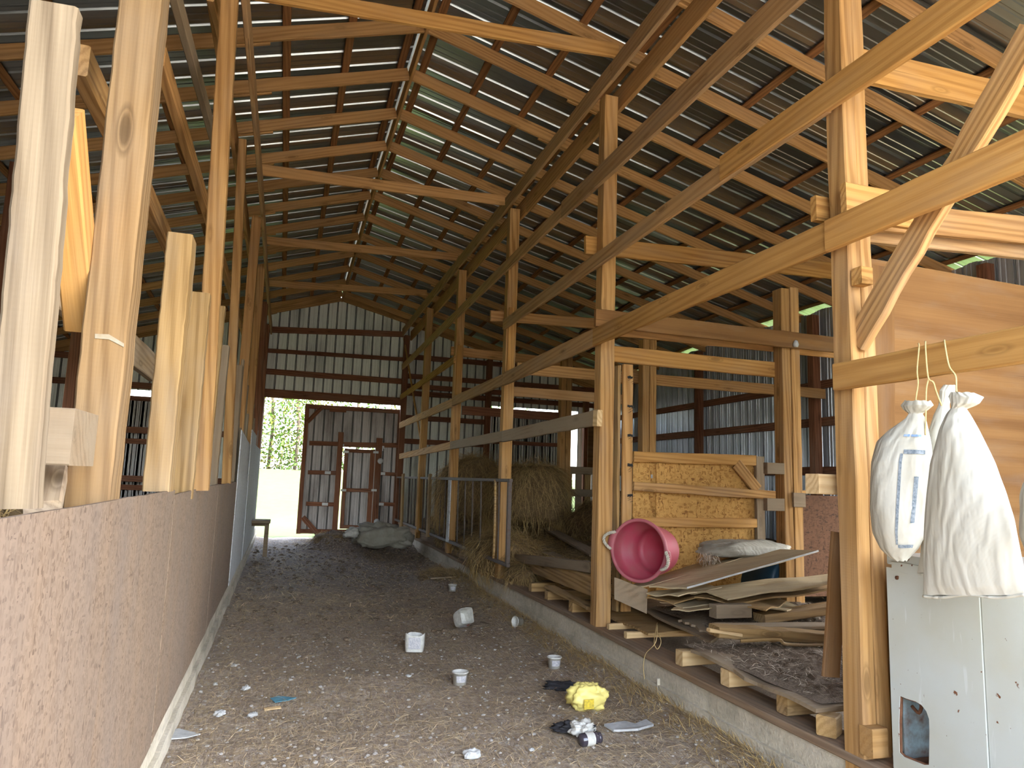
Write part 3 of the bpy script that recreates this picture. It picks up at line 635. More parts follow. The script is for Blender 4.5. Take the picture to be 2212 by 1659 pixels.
# diagonal braces behind the left row
def lb(p0, p1, x, w, t, mat, label, name='brace'):
    return tag(board(name, ax(*p0, x), ax(*p1, x), w, t, mat, up=(0, 1, 0)), label, 'brace', 'braces behind the left uprights')
lb((172, 130), (250, 290), -.80, .12, .06, 'post', 'diagonal brace leaving the nearest plank towards the cracked post')
lb((135, 240), (180, 700), -.68, .11, .09, 'gold', 'upright prop with a sawn foot between the first two uprights')
lb((90, 590), (330, 795), -1.0, .20, .05, 'pale', 'broad beam sloping down behind the first left posts')
lb((345, 120), (560, 830), -.85, .12, .06, 'rafter', 'long brace descending behind the third and fourth uprights')
lb((375, -20), (470, 330), -.78, .10, .05, 'old', 'upper brace beside the tall bark-edged post')
lb((455, -20), (500, 150), -.70, .14, .05, 'rafter', 'brown brace near the left plate at the top of view')
lb((262, 300), (372, 545), -.95, .14, .06, 'rafter', 'brace ending behind the sawn-top plank')
tag(box('block', ay(112, 945, 2.25), (.16, .25, .15), 'old'), 'grey beam end between the first two left uprights', 'block')
tag(board('prop', ay(90, 1100, 2.3), ay(140, 905, 2.9), .09, .05, 'pale', up=(1, 0, 0)), 'leaning pale prop under the grey beam end', 'prop')
for i, yy in enumerate((3, 6, 9, 12, 15)):
    tag(board('post', (-3.1, yy, 0), (-3.1, yy, 4.9), .14, .14, 'red', up=(0, 1, 0)), 'dark post inside the left bay, %s from the far end' % ORD[4-i], 'post', 'posts inside the left bay')
for i, z in enumerate((3.3, 2.2)):
    tag(board('wall_rail', (WL+.04, 0, z), (WL+.04, 18, z), .14, .04, 'red'), '%s rail on the left metal wall' % ('upper', 'lower')[i], 'rail')
# strand board wall of the aisle
def panel(y0, y1, z0, z1, x, mat, label, t=.012, zt2=None, n=12):
    V = []; Fc = []
    for i in range(n+1):
        y = (y1-y0)*i/n; tt = z1+((zt2 if zt2 is not None else z1)-z1)*i/n+(.004*nz(y0+y, 0, 0, 6) if 0 < i < n else 0)
        b = .006*nz(y0+y, 1, 0, 2)
        V += [(b, y, z0), (b, y, tt), (b-t, y, tt), (b-t, y, z0)]
    for i in range(n):
        for j in range(4): a = 4*i+j; c = 4*i+(j+1) % 4; Fc.append((a, c, c+4, a+4))
    Fc += [(3, 2, 1, 0), (4*n, 4*n+1, 4*n+2, 4*n+3)]
    return tag(mesh('strand_board_panel', V, Fc, mat, loc=(x, y0, 0)), label, 'panel', 'strand board lining of the left wall')
panel(-.3, 2.56, .26, 1.447, -.492, 'osbold', 'nearest worn strand board panel of the left wall')
panel(2.545, 3.86, .26, 1.447, -.500, 'osbold', 'second worn strand board panel, with a notch at its far corner')
panel(3.86, 6.3, .27, 1.425, -.498, 'osbold', 'third strand board panel, under the row of stained planks', zt2=1.44)
panel(6.3, 8.75, .28, 1.43, -.496, 'osbold', 'fourth strand board panel, darker towards its foot')
panel(8.7, 11.2, .28, 2.02, -.488, 'osbgrey', 'tall greyed strand board panel with a stepped top', zt2=1.93)
panel(11.2, 15.6, .28, 2.0, -.480, 'osbgrey', 'bleached strand board panel nearest the far doorway')
panel(10.9, 12.6, 1.42, 2.15, -.468, 'osbgrey', 'small grey patch board above the bleached panels')
bn = empty('ledge_stand', (-.3, 14.0, 0), 'small wooden ledge on one leg beside the far left wall', 'stand')
box('top_board', (-.33, 14, .655), (.34, .5, .05), 'old', bn); box('leg', (-.215, 14, .33), (.075, .09, .62), 'old', bn); box('rail', (-.33, 13.98, .60), (.30, .04, .06), 'old', bn)
# ================================================================ RIGHT STALLS: floor, gate, hay
seg2('sill_board', 2.815, .281, .281, .235, .044, 'sill', 'long flat sill board lying on the right concrete kerb', y0=-.3, y1=17.9, n=6)
for o in [q for q in bpy.data.objects if q.name.startswith('sill_board')]:
    for c in o.children: c.rotation_mode = 'XYZ'; c.matrix_basis = c.matrix_basis @ Matrix.Rotation(math.pi/2, 4, 'X')
seg2('sill_board', 2.84, .355, .355, .17, .10, 'sill', 'second timber on top of the sill board under the iron gate', y0=9.1, y1=17.85, n=3)
JY = [(3.165, .10), (3.52, .09), (4.08, .09), (4.60, .09), (5.45, .05), (5.80, .045), (6.6, .09), (7.3, .09), (7.85, .09), (8.75, .09)]
for i, (y, w) in enumerate(JY):
    hh = .10 if w > .08 else .05
    tag(board('joist', (2.75+.01*(i % 3), y, .303+hh/2), (4.9 if i else 2.83, y+.05, .303+hh/2), hh, w, 'sawn' if i in (2, 3, 4, 5) else 'plank'),
        'stubby floor joist resting on the sill board, %s from the camera' % ORD[i], 'joist', 'floor joists on the kerb')
def slab(name, P, t, mat, label, cat='sheet', group=None, n=10, wav=.012, seed=0, ragged=0):
    P = [Vector(p) for p in P]; c = sum(P, Vector())/4; V = []; Fc = []
    for j in range(n+1):
        for i in range(n+1):
            u = i/n; v = j/n; p = (P[0]*(1-u)+P[1]*u)*(1-v)+(P[3]*(1-u)+P[2]*u)*v
            z = wav*nz(u*2+seed, v*2, seed, 1.3)*2
            e = ragged*(nz(u*9, v*9, seed)) if (i in (0, n) or j in (0, n)) else 0
            V.append((p.x-c.x+e, p.y-c.y+e, p.z-c.z+z))
    Fc = [(j*(n+1)+i, j*(n+1)+i+1, (j+1)*(n+1)+i+1, (j+1)*(n+1)+i) for j in range(n) for i in range(n)]
    o = mesh(name, V, Fc, mat, loc=c); md = o.modifiers.new('thickness', 'SOLIDIFY'); md.thickness = t; md.offset = 0
    return tag(o, label, cat, group)
zf = lambda x, y: .42
sh = slab('floor_sheet', [(2.77, 4.48, .425), (2.735, 3.22, .415), (4.1, 3.25, .42), (4.1, 4.75, .43)], .022, 'old', 'ragged floor sheet heaped with dark litter, nearest the camera', 'sheet', ragged=.03)
sh2 = slab('floor_sheet', [az(1330, 1287, .44), az(1535, 1388, .44), az(1600, 1350, .45), az(1420, 1262, .45)], .022, 'old', 'narrow grey floor sheet running past the second post', ragged=.01)
sh3 = slab('floor_sheet', [az(1465, 1342, .47), az(1565, 1378, .47), az(1760, 1340, .49), az(1560, 1300, .50)], .018, 'old', 'torn floor sheet with a saw-tooth edge in the middle of the stall', ragged=.06, n=16)
tag(slab('board', [az(1250, 1300, .36), az(1400, 1370, .36), (3.6, 5.3, .36), (3.6, 6.2, .36)], .02, 'plank', 'pale slat under the grey floor sheet'), None, 'board')
def litter(name, x0, x1, y0, y1, z, hgt, label, seed, nst, mat='manure', smat='straw2'):
    root = empty(name, ((x0+x1)/2, (y0+y1)/2, z), label, 'litter')
    f = lambda u, v: (x0+(x1-x0)*u+.03*nz(v*5, seed), y0+(y1-y0)*v+.03*nz(u*5, seed, 2), z+hgt*min(1, 6*min(u, 1-u, v, 1-v))*(.5+.9*abs(nz(u*3, v*3, seed, 2)))+.02*nz(u*40, v*40, seed)*min(1, 9*min(u, 1-u, v, 1-v)))
    patch('heap', f, 50, 50, mat, root)
    def sp(r):
        u, v = r.uniform(.02, .98), r.uniform(.02, .98); p = Vector(f(u, v))+Vector((0, 0, .006)); a = r.uniform(0, 6.3)
        return p, (math.cos(a), math.sin(a), r.uniform(-.1, .25))
    s = straws('strands', sp, nst, (.02, .10), .0016, smat, seed, root); s['kind'] = 'stuff'
    return root
litter('dark_litter', 2.80, 4.05, 3.26, 4.65, .432, .03, 'dark crumbly litter with chaff heaped on the near floor sheet', 3, 1500)
litter('dark_litter', 3.2, 4.9, 4.7, 5.9, .47, .05, 'dark litter and string heaped behind the split plank', 9, 900)
jb = box('trim_3', ax(1421, 1500, 2.70)+Vector((.003, 0, -.01)), (.024, .014, .24), 'concrete'); tag(jb, kind='structure')
# fragments of plywood
def sl4(pts, t, mat, label, **k):
    return slab('plywood_sheet', [ay(u, v, y) for u, v, y in pts], t, mat, label, 'sheet', 'plywood sheets piled in the stall', **k)
sl4([(1402, 1268, 5.45), (1484, 1271, 5.15), (1768, 1191, 5.3), (1640, 1186, 6.2)], .012, 'ply', 'top plywood sheet with a bright cream edge, tilted up to the right', wav=.004)
sl4([(1345, 1272, 5.8), (1420, 1262, 5.5), (1640, 1195, 5.9), (1560, 1200, 6.6)], .012, 'ply', 'plywood sheet under the pink tub, second from the top of the pile', seed=2, wav=.004)
sl4([(1484, 1274, 5.4), (1572, 1294, 4.95), (1800, 1259, 4.9), (1800, 1240, 5.9)], .014, 'ply', 'wide wavy plywood sheet at the right of the pile', seed=4, wav=.02)
sl4([(1500, 1286, 5.4), (1580, 1306, 5.0), (1800, 1272, 5.0), (1800, 1262, 5.9)], .014, 'plank', 'wavy sheet directly under the wide one at the right', seed=4, wav=.02)
sl4([(1396, 1283, 5.5), (1465, 1288, 5.2), (1560, 1268, 5.4), (1500, 1262, 6.1)], .010, 'ply', 'small curled sheet under the cream-edged sheet', seed=6)
sl4([(1396, 1291, 5.5), (1455, 1303, 5.2), (1580, 1280, 5.4), (1500, 1268, 6.1)], .010, 'plank', 'small sheet with splintered layers at the left of the pile', seed=7)
sl4([(1425, 1300, 5.4), (1475, 1312, 5.1), (1620, 1292, 5.2), (1500, 1275, 6.0)], .008, 'ply', 'pale sheet fragment low at the left of the pile', seed=8)
sl4([(1500, 1290, 5.2), (1655, 1318, 4.8), (1700, 1300, 5.1), (1560, 1275, 5.7)], .010, 'plank', 'long curled sheet strip in the middle of the pile', seed=10)
sl4([(1560, 1300, 5.1), (1700, 1320, 4.85), (1735, 1313, 5.2), (1655, 1285, 5.8)], .010, 'ply', 'pointed sheet fragment reaching right under the wide sheet', seed=11)
sl4([(1450, 1318, 5.1), (1530, 1318, 4.9), (1570, 1300, 5.2), (1500, 1298, 5.8)], .008, 'ply', 'lowest pale sheet with a curled front edge', seed=12)
es = board('bright_edge', ay(1484, 1270, 5.148), ay(1768, 1190, 5.298), .014, .004, 'paper', seg=6, rough=.001, bev=.0005); adopt(es, [q for q in bpy.data.objects if q.name == 'plywood_sheet'][0])
tag(box('timber_offcut', ay(1578, 1319, 4.95), (.32, .10, .10), 'old'), 'short thick timber offcut holding up the plywood pile', 'timber')
tag(board('plank', ay(1640, 1335, 4.95), ay(1800, 1312, 4.95), .07, .15, 'plank'), 'stained plank at the right under the plywood pile', 'board')
sp_ = empty('split_plank', ay(1660, 1370, 4.45), 'split plank with a pale broken end lying across the stall', 'board')
adopt(board('timber', ay(1542, 1362, 4.5), ay(1805, 1378, 4.4), .075, .16, 'plank', seg=14, rough=.006), sp_); adopt(board('splinter', ay(1530, 1361, 4.42), ay(1600, 1372, 4.40), .02, .05, 'sawn', bow=.01), sp_)
tag(board('plank', ay(1553, 1353, 4.75), ay(1800, 1352, 4.75), .03, .16, 'old'), 'grey plank lying behind the split plank', 'board')
tag(tube('branch', spline([ay(1600, 1385, 4.35), ay(1680, 1382, 4.3), ay(1700, 1392, 4.3), ay(1790, 1394, 4.3)], 5), .012, 'plank'), 'bent stick below the split plank', 'stick')
tag(slab('square_board', [ay(1327, 1247, 5.72), ay(1399, 1273, 5.6), ay(1397, 1326, 5.6), ay(1327, 1294, 5.72)], .015, 'old', 'dark square board standing under the pink tub', 'board', wav=.002), None, None)
tag(board('plank', ay(1795, 1462, 3.22), ay(1813, 1150, 3.22), .11, .022, 'plydark', up=(1, 0, 0)), 'reddish plank leaning just left of the nearest post', 'board')
for i in range(4):
    tag(board('stacked_board', ay(1700, 1246-13*i, 6.6), ay(1840, 1246-14*i, 6.6), .045, .12, 'rafter' if i % 2 else 'plank'), 'board stacked behind the blue barrel, %s from the bottom' % ORD[i], 'board', 'boards stacked behind the barrel')
sb = ay(1604, 1193, 6.0)
def pillow(name, c, a, b, h, mat, label, seed, cat, rz=0, rough=.10, flat_=.35):
    V = []; Fc = []; nu, nv = 48, 26
    for j in range(nv+1):
        ph = math.pi*j/nv-math.pi/2
        for i in range(nu):
            th = 2*math.pi*i/nu; cp = abs(math.cos(ph))**.7; q = lambda t: math.copysign(abs(t)**.6, t)
            x = a*q(math.cos(th))*cp; y = b*q(math.sin(th))*cp; z = h*math.copysign(abs(math.sin(ph))**.8, math.sin(ph))
            k = 1+rough*nz(x/a*1.5+seed, y/b*1.5, z/h, 1.2)+rough*.6*nz(x/a*4, y/b*4+seed, z/h*3, 1.5)
            if z < 0: z *= flat_
            V.append((x*k*math.cos(rz)-y*k*math.sin(rz), x*k*math.sin(rz)+y*k*math.cos(rz), z*k))
    for j in range(nv):
        for i in range(nu): a0 = j*nu+i; b0 = j*nu+(i+1) % nu; Fc.append((a0, b0, b0+nu, a0+nu))
    o = mesh(name, V, Fc, mat, smooth=True, loc=c)
    return tag(o, label, cat) if label else o
pb = empty('folded_sack', sb, 'dusty white woven sack lying on top of the plywood pile', 'sack')
adopt(pillow('cloth', sb+Vector((.02, 0, .0)), .50, .20, .115, 'sackgrey', None, 4, None, .1, .16), pb)
def spf(r): p = ay(1530, 1205, 5.85)+Vector((r.uniform(-.08, .1), r.uniform(-.05, .05), r.uniform(-.02, .05))); return p, (r.uniform(-.6, .2), -.3, r.uniform(-1, -.1))
fr = straws('frayed_end', spf, 160, (.04, .12), .0016, 'straw2', 5, pb); fr['kind'] = 'stuff'
# blue barrel lying on its side
bc = ay(1702, 1266, 6.1); bm = Matrix.Translation(bc) @ Matrix.Rotation(math.radians(18), 4, 'Z') @ Matrix.Rotation(math.pi/2, 4, 'X')
br = empty('barrel', bc, 'blue plastic barrel lying behind the plywood sheets', 'barrel')
lathe('body', [(0, 0), (.20, 0), (.205, .02), (.25, .02), (.285, .01), (.30, -.02), (.295, -.08), (.305, -.2), (.29, -.22), (.30, -.45), (.28, -.8)], 'blue', bm, br)
lathe('lid_ring', [(.27, .012), (.262, .022), (.254, .012)], 'blue', bm, br)
for k in range(3): p = bm @ Vector((.27*math.cos(.9+k*.5), .27*math.sin(.9+k*.5), .015)); adopt(box('rivet', p, (.015, .01, .015), 'plate'), br)
# pink tub
tc_ = ay(1379, 1189, 5.62)
vd = Vector(ray(1379, 1189)).normalized(); rt = Vector(R[:, 0]); axis = (-vd*math.cos(math.radians(31))-rt*math.sin(math.radians(31))+Vector((0, 0, .0))).normalized()
def frame(c, zax, xh=Vector((0, 0, 1))):
    z = zax.normalized(); x = (xh-z*xh.dot(z)).normalized(); y = z.cross(x); mm = Matrix.Identity(4)
    for i, q in enumerate((x, y, z)):
        for j in range(3): mm[j][i] = q[j]
    mm.translation = c; return mm
tm = frame(tc_, axis)
tub = empty('tub', tc_, 'faded pink plastic tub with rope handles lying on its side', 'tub')
ro, ri = .248, .192
lathe('body', [(0, -.385), (.06, -.387), (.065, -.383), (.15, -.383), (.16, -.378), (ri-.01, -.37), (ri+.003, -.34), (ri+.012, -.25), (ri+.016, -.25), (ro-.02, -.12), (ro-.015, -.12), (ro-.006, -.02), (ro, 0), (ro+.006, 0), (ro, -.03), (ri+.028, -.25), (ri+.012, -.35), (ri, -.398), (0, -.398)], 'red_plastic', tm, tub, n=64)
V = []; Fc = []; nn = 72
def rimw(a):
    a = a % (2*math.pi); d = min(abs(a-x) for x in (math.radians(75), math.radians(255), math.radians(75)-2*math.pi, math.radians(435)))
    return .020+.034*max(0, 1-(d/.36)**4)
for i in range(nn):
    a = 2*math.pi*i/nn; wv = rimw(a)
    for r_, z_ in ((ro-.004, -.006), (ro-.004, .007), (ro+wv, .009), (ro+wv+.004, 0), (ro+wv, -.022), (ro, -.02)): V.append((r_*math.cos(a), r_*math.sin(a), z_))
for i in range(nn):
    for j in range(6): a = i*6+j; b = i*6+(j+1) % 6; c = ((i+1) % nn)*6+(j+1) % 6; d_ = ((i+1) % nn)*6+j; Fc.append((a, d_, c, b))
rim_ = mesh('rim', V, Fc, 'tub_rim', tub, True, mw=tm)
for k, a0 in enumerate((75, 255)):
    P = []
    for q in range(9):
        a = math.radians(a0-16+4*q); z = .02+.045*math.sin(math.pi*q/8)
        P.append(tm @ Vector(((ro+.022+.05*math.sin(math.pi*q/8))*math.cos(a), (ro+.022+.05*math.sin(math.pi*q/8))*math.sin(a), z)))
    P = [tm @ Vector(((ro+.025)*math.cos(math.radians(a0-16)), (ro+.025)*math.sin(math.radians(a0-16)), -.03))]+P+[tm @ Vector(((ro+.025)*math.cos(math.radians(a0+16)), (ro+.025)*math.sin(math.radians(a0+16)), -.03))]
    pts = spline(P, 6); Vh = []; Fh = []; c0 = pts[0].copy(); ns = 3; rr = 6
    # three-strand rope swept along the path
    for s_ in range(ns):
        base = len(Vh)
        for i, p in enumerate(pts):
            d = (pts[min(i+1, len(pts)-1)]-pts[max(i-1, 0)]).normalized(); A = axis.cross(d).normalized(); B = d.cross(A)
            ph = i*.55+2*math.pi*s_/3; cc = p-c0+(A*math.cos(ph)+B*math.sin(ph))*.0075
            for j in range(rr): t_ = 2*math.pi*j/rr; Vh.append(cc+(A*math.cos(t_)+B*math.sin(t_))*.0075)
        for i in range(len(pts)-1):
            for j in range(rr): a = base+i*rr+j; b = base+i*rr+(j+1) % rr; Fh.append((a, b, b+rr, a+rr))
    mesh('rope_handle', Vh, Fh, 'rope', rim_, True, loc=c0)
# strand board gate
og = empty('stall_gate', ay(1500, 1200, 6.3), 'wooden gate panel clad with golden strand board behind the pink tub', 'gate')
P = [ay(1368, 985, 6.33), ay(1640, 992, 6.33)]
mesh('strand_board', *(lambda x0, x1, zb_, zt_: ([(x0, 6.33, zb_), (x1, 6.33, zb_), (x1, 6.33, zt_), (x0, 6.33, zt_), (x0, 6.342, zb_), (x1, 6.342, zb_), (x1, 6.342, zt_), (x0, 6.342, zt_)], [(0, 1, 2, 3), (5, 4, 7, 6), (0, 4, 5, 1), (3, 2, 6, 7), (0, 3, 7, 4), (1, 5, 6, 2)]))(P[0].x, P[1].x, .45, P[0].z-.02), 'osb', og)
def gb(nm, a, b, y, mat='gold', t=.04, up=(0, 0, 1)):
    (u0, t0, b0), (u1, t1, b1) = a, b
    A = (ay(u0, t0, y)+ay(u0, b0, y))/2; B = (ay(u1, t1, y)+ay(u1, b1, y))/2; w = (ay(u0, t0, y)-ay(u0, b0, y)).length
    board(nm, A, B, w, t, mat, parent=og)
gb('top_rail', (1368, 975, 998), (1632, 984, 1006), 6.30); gb('middle_rail', (1368, 1040, 1060), (1683, 1061, 1080), 6.27, 'post'); gb('lower_rail', (1368, 1117, 1138), (1633, 1119, 1141), 6.30)
board('stile', (ay(1641, 1000, 6.29).x, 6.30, .45), (ay(1641, 1000, 6.29).x, 6.30, ay(1641, 986, 6.3).z), .10, .045, 'old', up=(1, 0, 0), parent=og)
board('stile', (ay(1426, 1000, 6.31).x, 6.315, .5), (ay(1426, 1000, 6.31).x, 6.315, ay(1426, 1000, 6.31).z), .09, .02, 'osb', up=(1, 0, 0), parent=og)
board('corner_brace', ay(1590, 1001, 6.29), ay(1636, 1058, 6.29), .12, .03, 'post', parent=og)
bx_ = box('stamp', ay(1408, 1029, 6.325), (.02, .003, .035), 'paper', og, bev=.0005)
mk = empty('marked_upright', ay(1356, 1100, 6.05), 'upright two-by-four with black painted marks left of the stall gate', 'post')
mt_ = board('timber', (ay(1355, 1130, 6.05).x, 6.07, .4), (ay(1358, 790, 6.05).x, 6.07, ay(1358, 787, 6.05).z), .10, .04, 'post', up=(1, 0, 0), parent=mk)
board('side_timber', (ay(1343, 1130, 6.0).x-.0, 6.11, .4), (ay(1345, 790, 6.0).x-.0, 6.11, ay(1345, 787, 6.0).z), .03, .10, 'plank', up=(1, 0, 0), parent=mk)
for v in (815, 878, 941, 1005, 1070):
    p = ay(1361, v, 6.046); pp = []
    V = []; Fc = []; rr_ = random.Random(v)
    for i in range(8): V += [(-.028+.008*i, 0, -.012+rr_.uniform(-.006, .006)), (-.028+.008*i, 0, .012+rr_.uniform(-.006, .006))]
    for i in range(7): Fc.append((2*i, 2*i+2, 2*i+3, 2*i+1))
    for q in range(4): k = len(V); a = rr_.uniform(-.03, .02); zz = -.02-.015*q; V += [(a, 0, zz), (a+.03, 0, zz+.014), (a+.03, 0, zz+.018), (a, 0, zz+.003)]; Fc.append((k, k+1, k+2, k+3))
    mesh('paint_mark', V, Fc, 'mark', mt_, loc=p+Vector((0, -.002, 0)))
for nm, u, v, s in (('block', 1672, 1012, (.2, .06, .11)), ('block', 1672, 1090, (.2, .06, .12)), ('block', 1724, 1080, (.14, .05, .14))):
    tag(box(nm, ay(u, v, 5.93), s, 'old'), {1012: 'upper dark block tying the gate stile to the free-topped post', 1090: 'lower dark block tying the gate stile to the free-topped post', 1080: 'bracket block on the right side of the free-topped post'}[v], 'block')
tag(board('plank', ay(1712, 1062, 6.0), ay(1830, 1066, 6.0), .03, .1, 'gold'), 'thin ledge board right of the free-topped post', 'board')
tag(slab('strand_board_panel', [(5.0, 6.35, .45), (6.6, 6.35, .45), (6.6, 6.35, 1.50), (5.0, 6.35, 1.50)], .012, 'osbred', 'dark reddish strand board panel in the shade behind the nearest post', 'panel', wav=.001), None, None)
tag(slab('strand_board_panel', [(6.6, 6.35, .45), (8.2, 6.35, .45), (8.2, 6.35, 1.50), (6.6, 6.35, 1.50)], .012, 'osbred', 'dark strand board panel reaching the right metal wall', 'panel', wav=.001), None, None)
# slatted partition behind the hay
fp = empty('slatted_partition', (5.2, 13, .5), 'low slatted partition of rough boards behind the loose hay', 'partition')
for i, x in enumerate(np.arange(4.35, 7.9, .2)):
    board('slat', (x, 13.06, .42), (x, 13.06, 1.80+.02*nz(i, 3)), .13+.03*nz(i, 1), .025, 'plank' if i % 3 else 'old', up=(1, 0, 0), parent=fp)
board('top_rail', (4.2, 13, 1.78), (8.0, 13, 1.80), .15, .04, 'old', parent=fp); board('middle_rail', (4.2, 13, 1.36), (8.0, 13, 1.34), .14, .04, 'old', parent=fp)
# iron gate along the kerb
ig = empty('iron_gate', (2.72, 12, .45), 'rusty iron bar gate standing on the kerb between the third post and the gable', 'gate')
gx = 2.66
def gbar(u, t, b, r=.011): tube('bar', spline([ax(u+.6, t, gx), ax(u-1+.4*math.sin(u), (t+b)/2, gx), ax(u-3.2, b, gx)], 4), r, 'iron', ig)
A, B = ax(858, 1031, gx), ax(1104, 1038, gx)
board('top_rail', A, B, .045, .045, 'iron', parent=ig, seg=12); 
A2, B2 = ax(854, 1122, gx), ax(1098, 1222, gx); board('bottom_rail', A2, B2, .045, .045, 'iron', parent=ig, seg=12)
for u in (863, 883, 890, 897, 904, 915, 922, 942, 952, 962, 990, 1005, 1021, 1039, 1078):
    t = 1031+(u-858)*7/246; b = 1122+(u-858)*100/240; gbar(u, t, b)
tube('stick', spline([ax(1070, 1036, gx-.02), ax(1069, 1120, gx-.03), ax(1066, 1206, gx-.02)], 4), .018, 'plank', ig)
board('end_bar', ax(1101, 1036, gx), ax(1096, 1222, gx), .05, .05, 'iron', up=(0, 1, 0), parent=ig)
board('board_upright', ax(871, 1024, gx-.03), ax(867, 1140, gx-.03), .22, .04, 'plank', up=(0, 1, 0), parent=ig)
board('board_upright', ax(929, 1024, gx-.03), ax(924, 1160, gx-.03), .16, .05, 'plank', up=(0, 1, 0), parent=ig)
board('board_upright', ax(906, 1027, gx-.03), ax(902, 1150, gx-.03), .10, .04, 'gold', up=(0, 1, 0), parent=ig)
board('chip_board_strip', ax(972, 1037, gx-.03), ax(966, 1170, gx-.03), .17, .02, 'osbgrey', up=(0, 1, 0), parent=ig)
for i, (u0, v0, u1, v1, z0, z1, nm) in enumerate(((1158, 1128, 1290, 1200, .80, .66, 'upper grey plank lying on the hay toward the second post'), (1108, 1158, 1222, 1212, .70, .55, 'lower grey plank lying on the hay near the third post'))):
    tag(board('plank', az(u0, v0, z0), az(u1, v1, z1), .03, .20, 'old'), nm, 'board')
tag(board('plank', ax(1108, 1204, 3.0), ay(1285, 1226, 6.15), .10, .12, 'old', seg=12), 'thick grey timber slung from the third to the second post', 'timber')
tag(board('plank', ax(1140, 1216, 2.98), ay(1283, 1266, 6.1), .19, .04, 'plank', seg=12), 'wide board on edge under the thick grey timber', 'board')
tag(board('plank', ax(1187, 1268, 2.80), ax(1279, 1313, 2.80), .03, .12, 'plank', up=(0, 0, 1)), 'deck board across the joists left of the second post', 'board')
tag(board('plank', ax(1360, 1300, 3.0), ax(1290, 1262, 3.0), .03, .14, 'plank', up=(0, 0, 1)), 'deck board disappearing behind the second post', 'board')
# hay
def blob(name, c, r, mat, seed, parent=None, flat_=.3, pw=.75):
    V = []; Fc = []; nu, nv = 56, 30
    def f(th, ph):
        cp = abs(math.cos(ph))**pw; x = math.cos(th)*cp; y = math.sin(th)*cp; z = math.copysign(abs(math.sin(ph))**pw, math.sin(ph))
        k = 1+.14*nz(x*1.5+seed, y*1.5, z*1.5, 1.2)+.05*nz(x*6, y*6+seed, z*2, 1.5)
        if z < 0: z *= flat_
        return Vector((x*r[0]*k, y*r[1]*k, z*r[2]*k))
    for j in range(nv+1):
        for i in range(nu): V.append(f(2*math.pi*i/nu, math.pi*j/nv-math.pi/2))
    for j in range(nv):
        for i in range(nu): a0 = j*nu+i; b0 = j*nu+(i+1) % nu; Fc.append((a0, b0, b0+nu, a0+nu))
    mesh(name, V, Fc, mat, parent, True, loc=c); return f
def haypile(name, c, r, label, seed, n, cat='hay', mat='hay', L=(.08, .3), flat_=.3, hang=.6, wd=.0022):
    root = empty(name, c, label, cat); c = Vector(c); f = blob('mass', c, r, 'haybase', seed, root, flat_)
    def sp(q):
        th = q.uniform(0, 2*math.pi); ph = q.uniform(-.5, 1.5); p = f(th, ph); nrm = Vector((p.x/r[0]**2, p.y/r[1]**2, p.z/r[2]**2)).normalized()
        tg = Vector((q.uniform(-1, 1), q.uniform(-1, 1), 0)); tg = tg.lerp(Vector((0, 0, -1)), hang*q.random()); tg = (tg-nrm*tg.dot(nrm)).normalized()
        return c+p*1.01, tg+nrm*q.uniform(-.05, .35)
    s = straws('strands', sp, n, L, wd, mat, seed, root); s['kind'] = 'stuff'; return root
haypile('hay_bale', (3.35, 12.6, 1.05), (.72, .75, .85), 'brown hay bale behind the gate bars, left of the third post', 1, 5200, 'hay bale', hang=1.1, L=(.15, .45))
haypile('hay_bale', (4.05, 11.7, 1.02), (.72, .70, .80), 'large sagging hay bale just right of the third post', 2, 6500, 'hay bale', hang=1.1, L=(.15, .45))
haypile('hay_heap', (5.35, 10.9, .75), (.85, 1.0, .50), 'loose hay heap in front of the slatted partition', 3, 5200, hang=.6)
haypile('hay_heap', (3.0, 9.75, .45), (.40, .85, .34), 'tuft of hay spilling over the kerb under the iron gate', 4, 4200, hang=1.0, L=(.1, .35), flat_=.8)
haypile('hay_heap', (2.90, 8.55, .36), (.17, .35, .16), 'small tuft of hay spilling off the sill by the third post', 14, 900, hang=1.0, L=(.08, .25), flat_=.9)
haypile('hay_heap', (2.93, 12.9, .42), (.16, .5, .14), 'dark wisp of hay on the kerb behind the board upright', 15, 700, hang=.8, L=(.06, .2))
haypile('hay_heap', (2.93, 11.6, .42), (.16, .4, .12), 'second dark wisp of hay on the kerb, beside the white chip board strip', 16, 600, hang=.8, L=(.06, .2))
hb = empty('hay_bedding', (5, 10, .42), 'bed of golden loose hay covering the stall floor', 'hay')
def hf(x, y): return .43+.16*max(0, nz(x, y, 0, .9)+.3)+.18*min(1, max(0, (y-7)/3))*min(1, max(0, (x-2.9)/.6))+.04*nz(x, y, 0, 6)
patch('mass', lambda u, v: (2.98+5.2*u, 6.4+10.5*v, hf(2.98+5.2*u, 6.4+10.5*v)), 60, 110, 'haybase', hb)
def sp(q):
    x = 3.0+3.8*q.random()**1.3; y = 6.4+7*q.random(); a = q.uniform(0, 6.3); return Vector((x, y, hf(x, y)+.01)), (math.cos(a), math.sin(a), q.uniform(-.1, .3))
s = straws('strands', sp, 14000, (.06, .26), .0026, 'hay', 8, hb); s['kind'] = 'stuff'
haypile('hay_heap', (-1.5, 3.6, .95), (.55, 1.0, .50), 'hay just visible over the left strand board wall', 21, 2600, hang=.4)
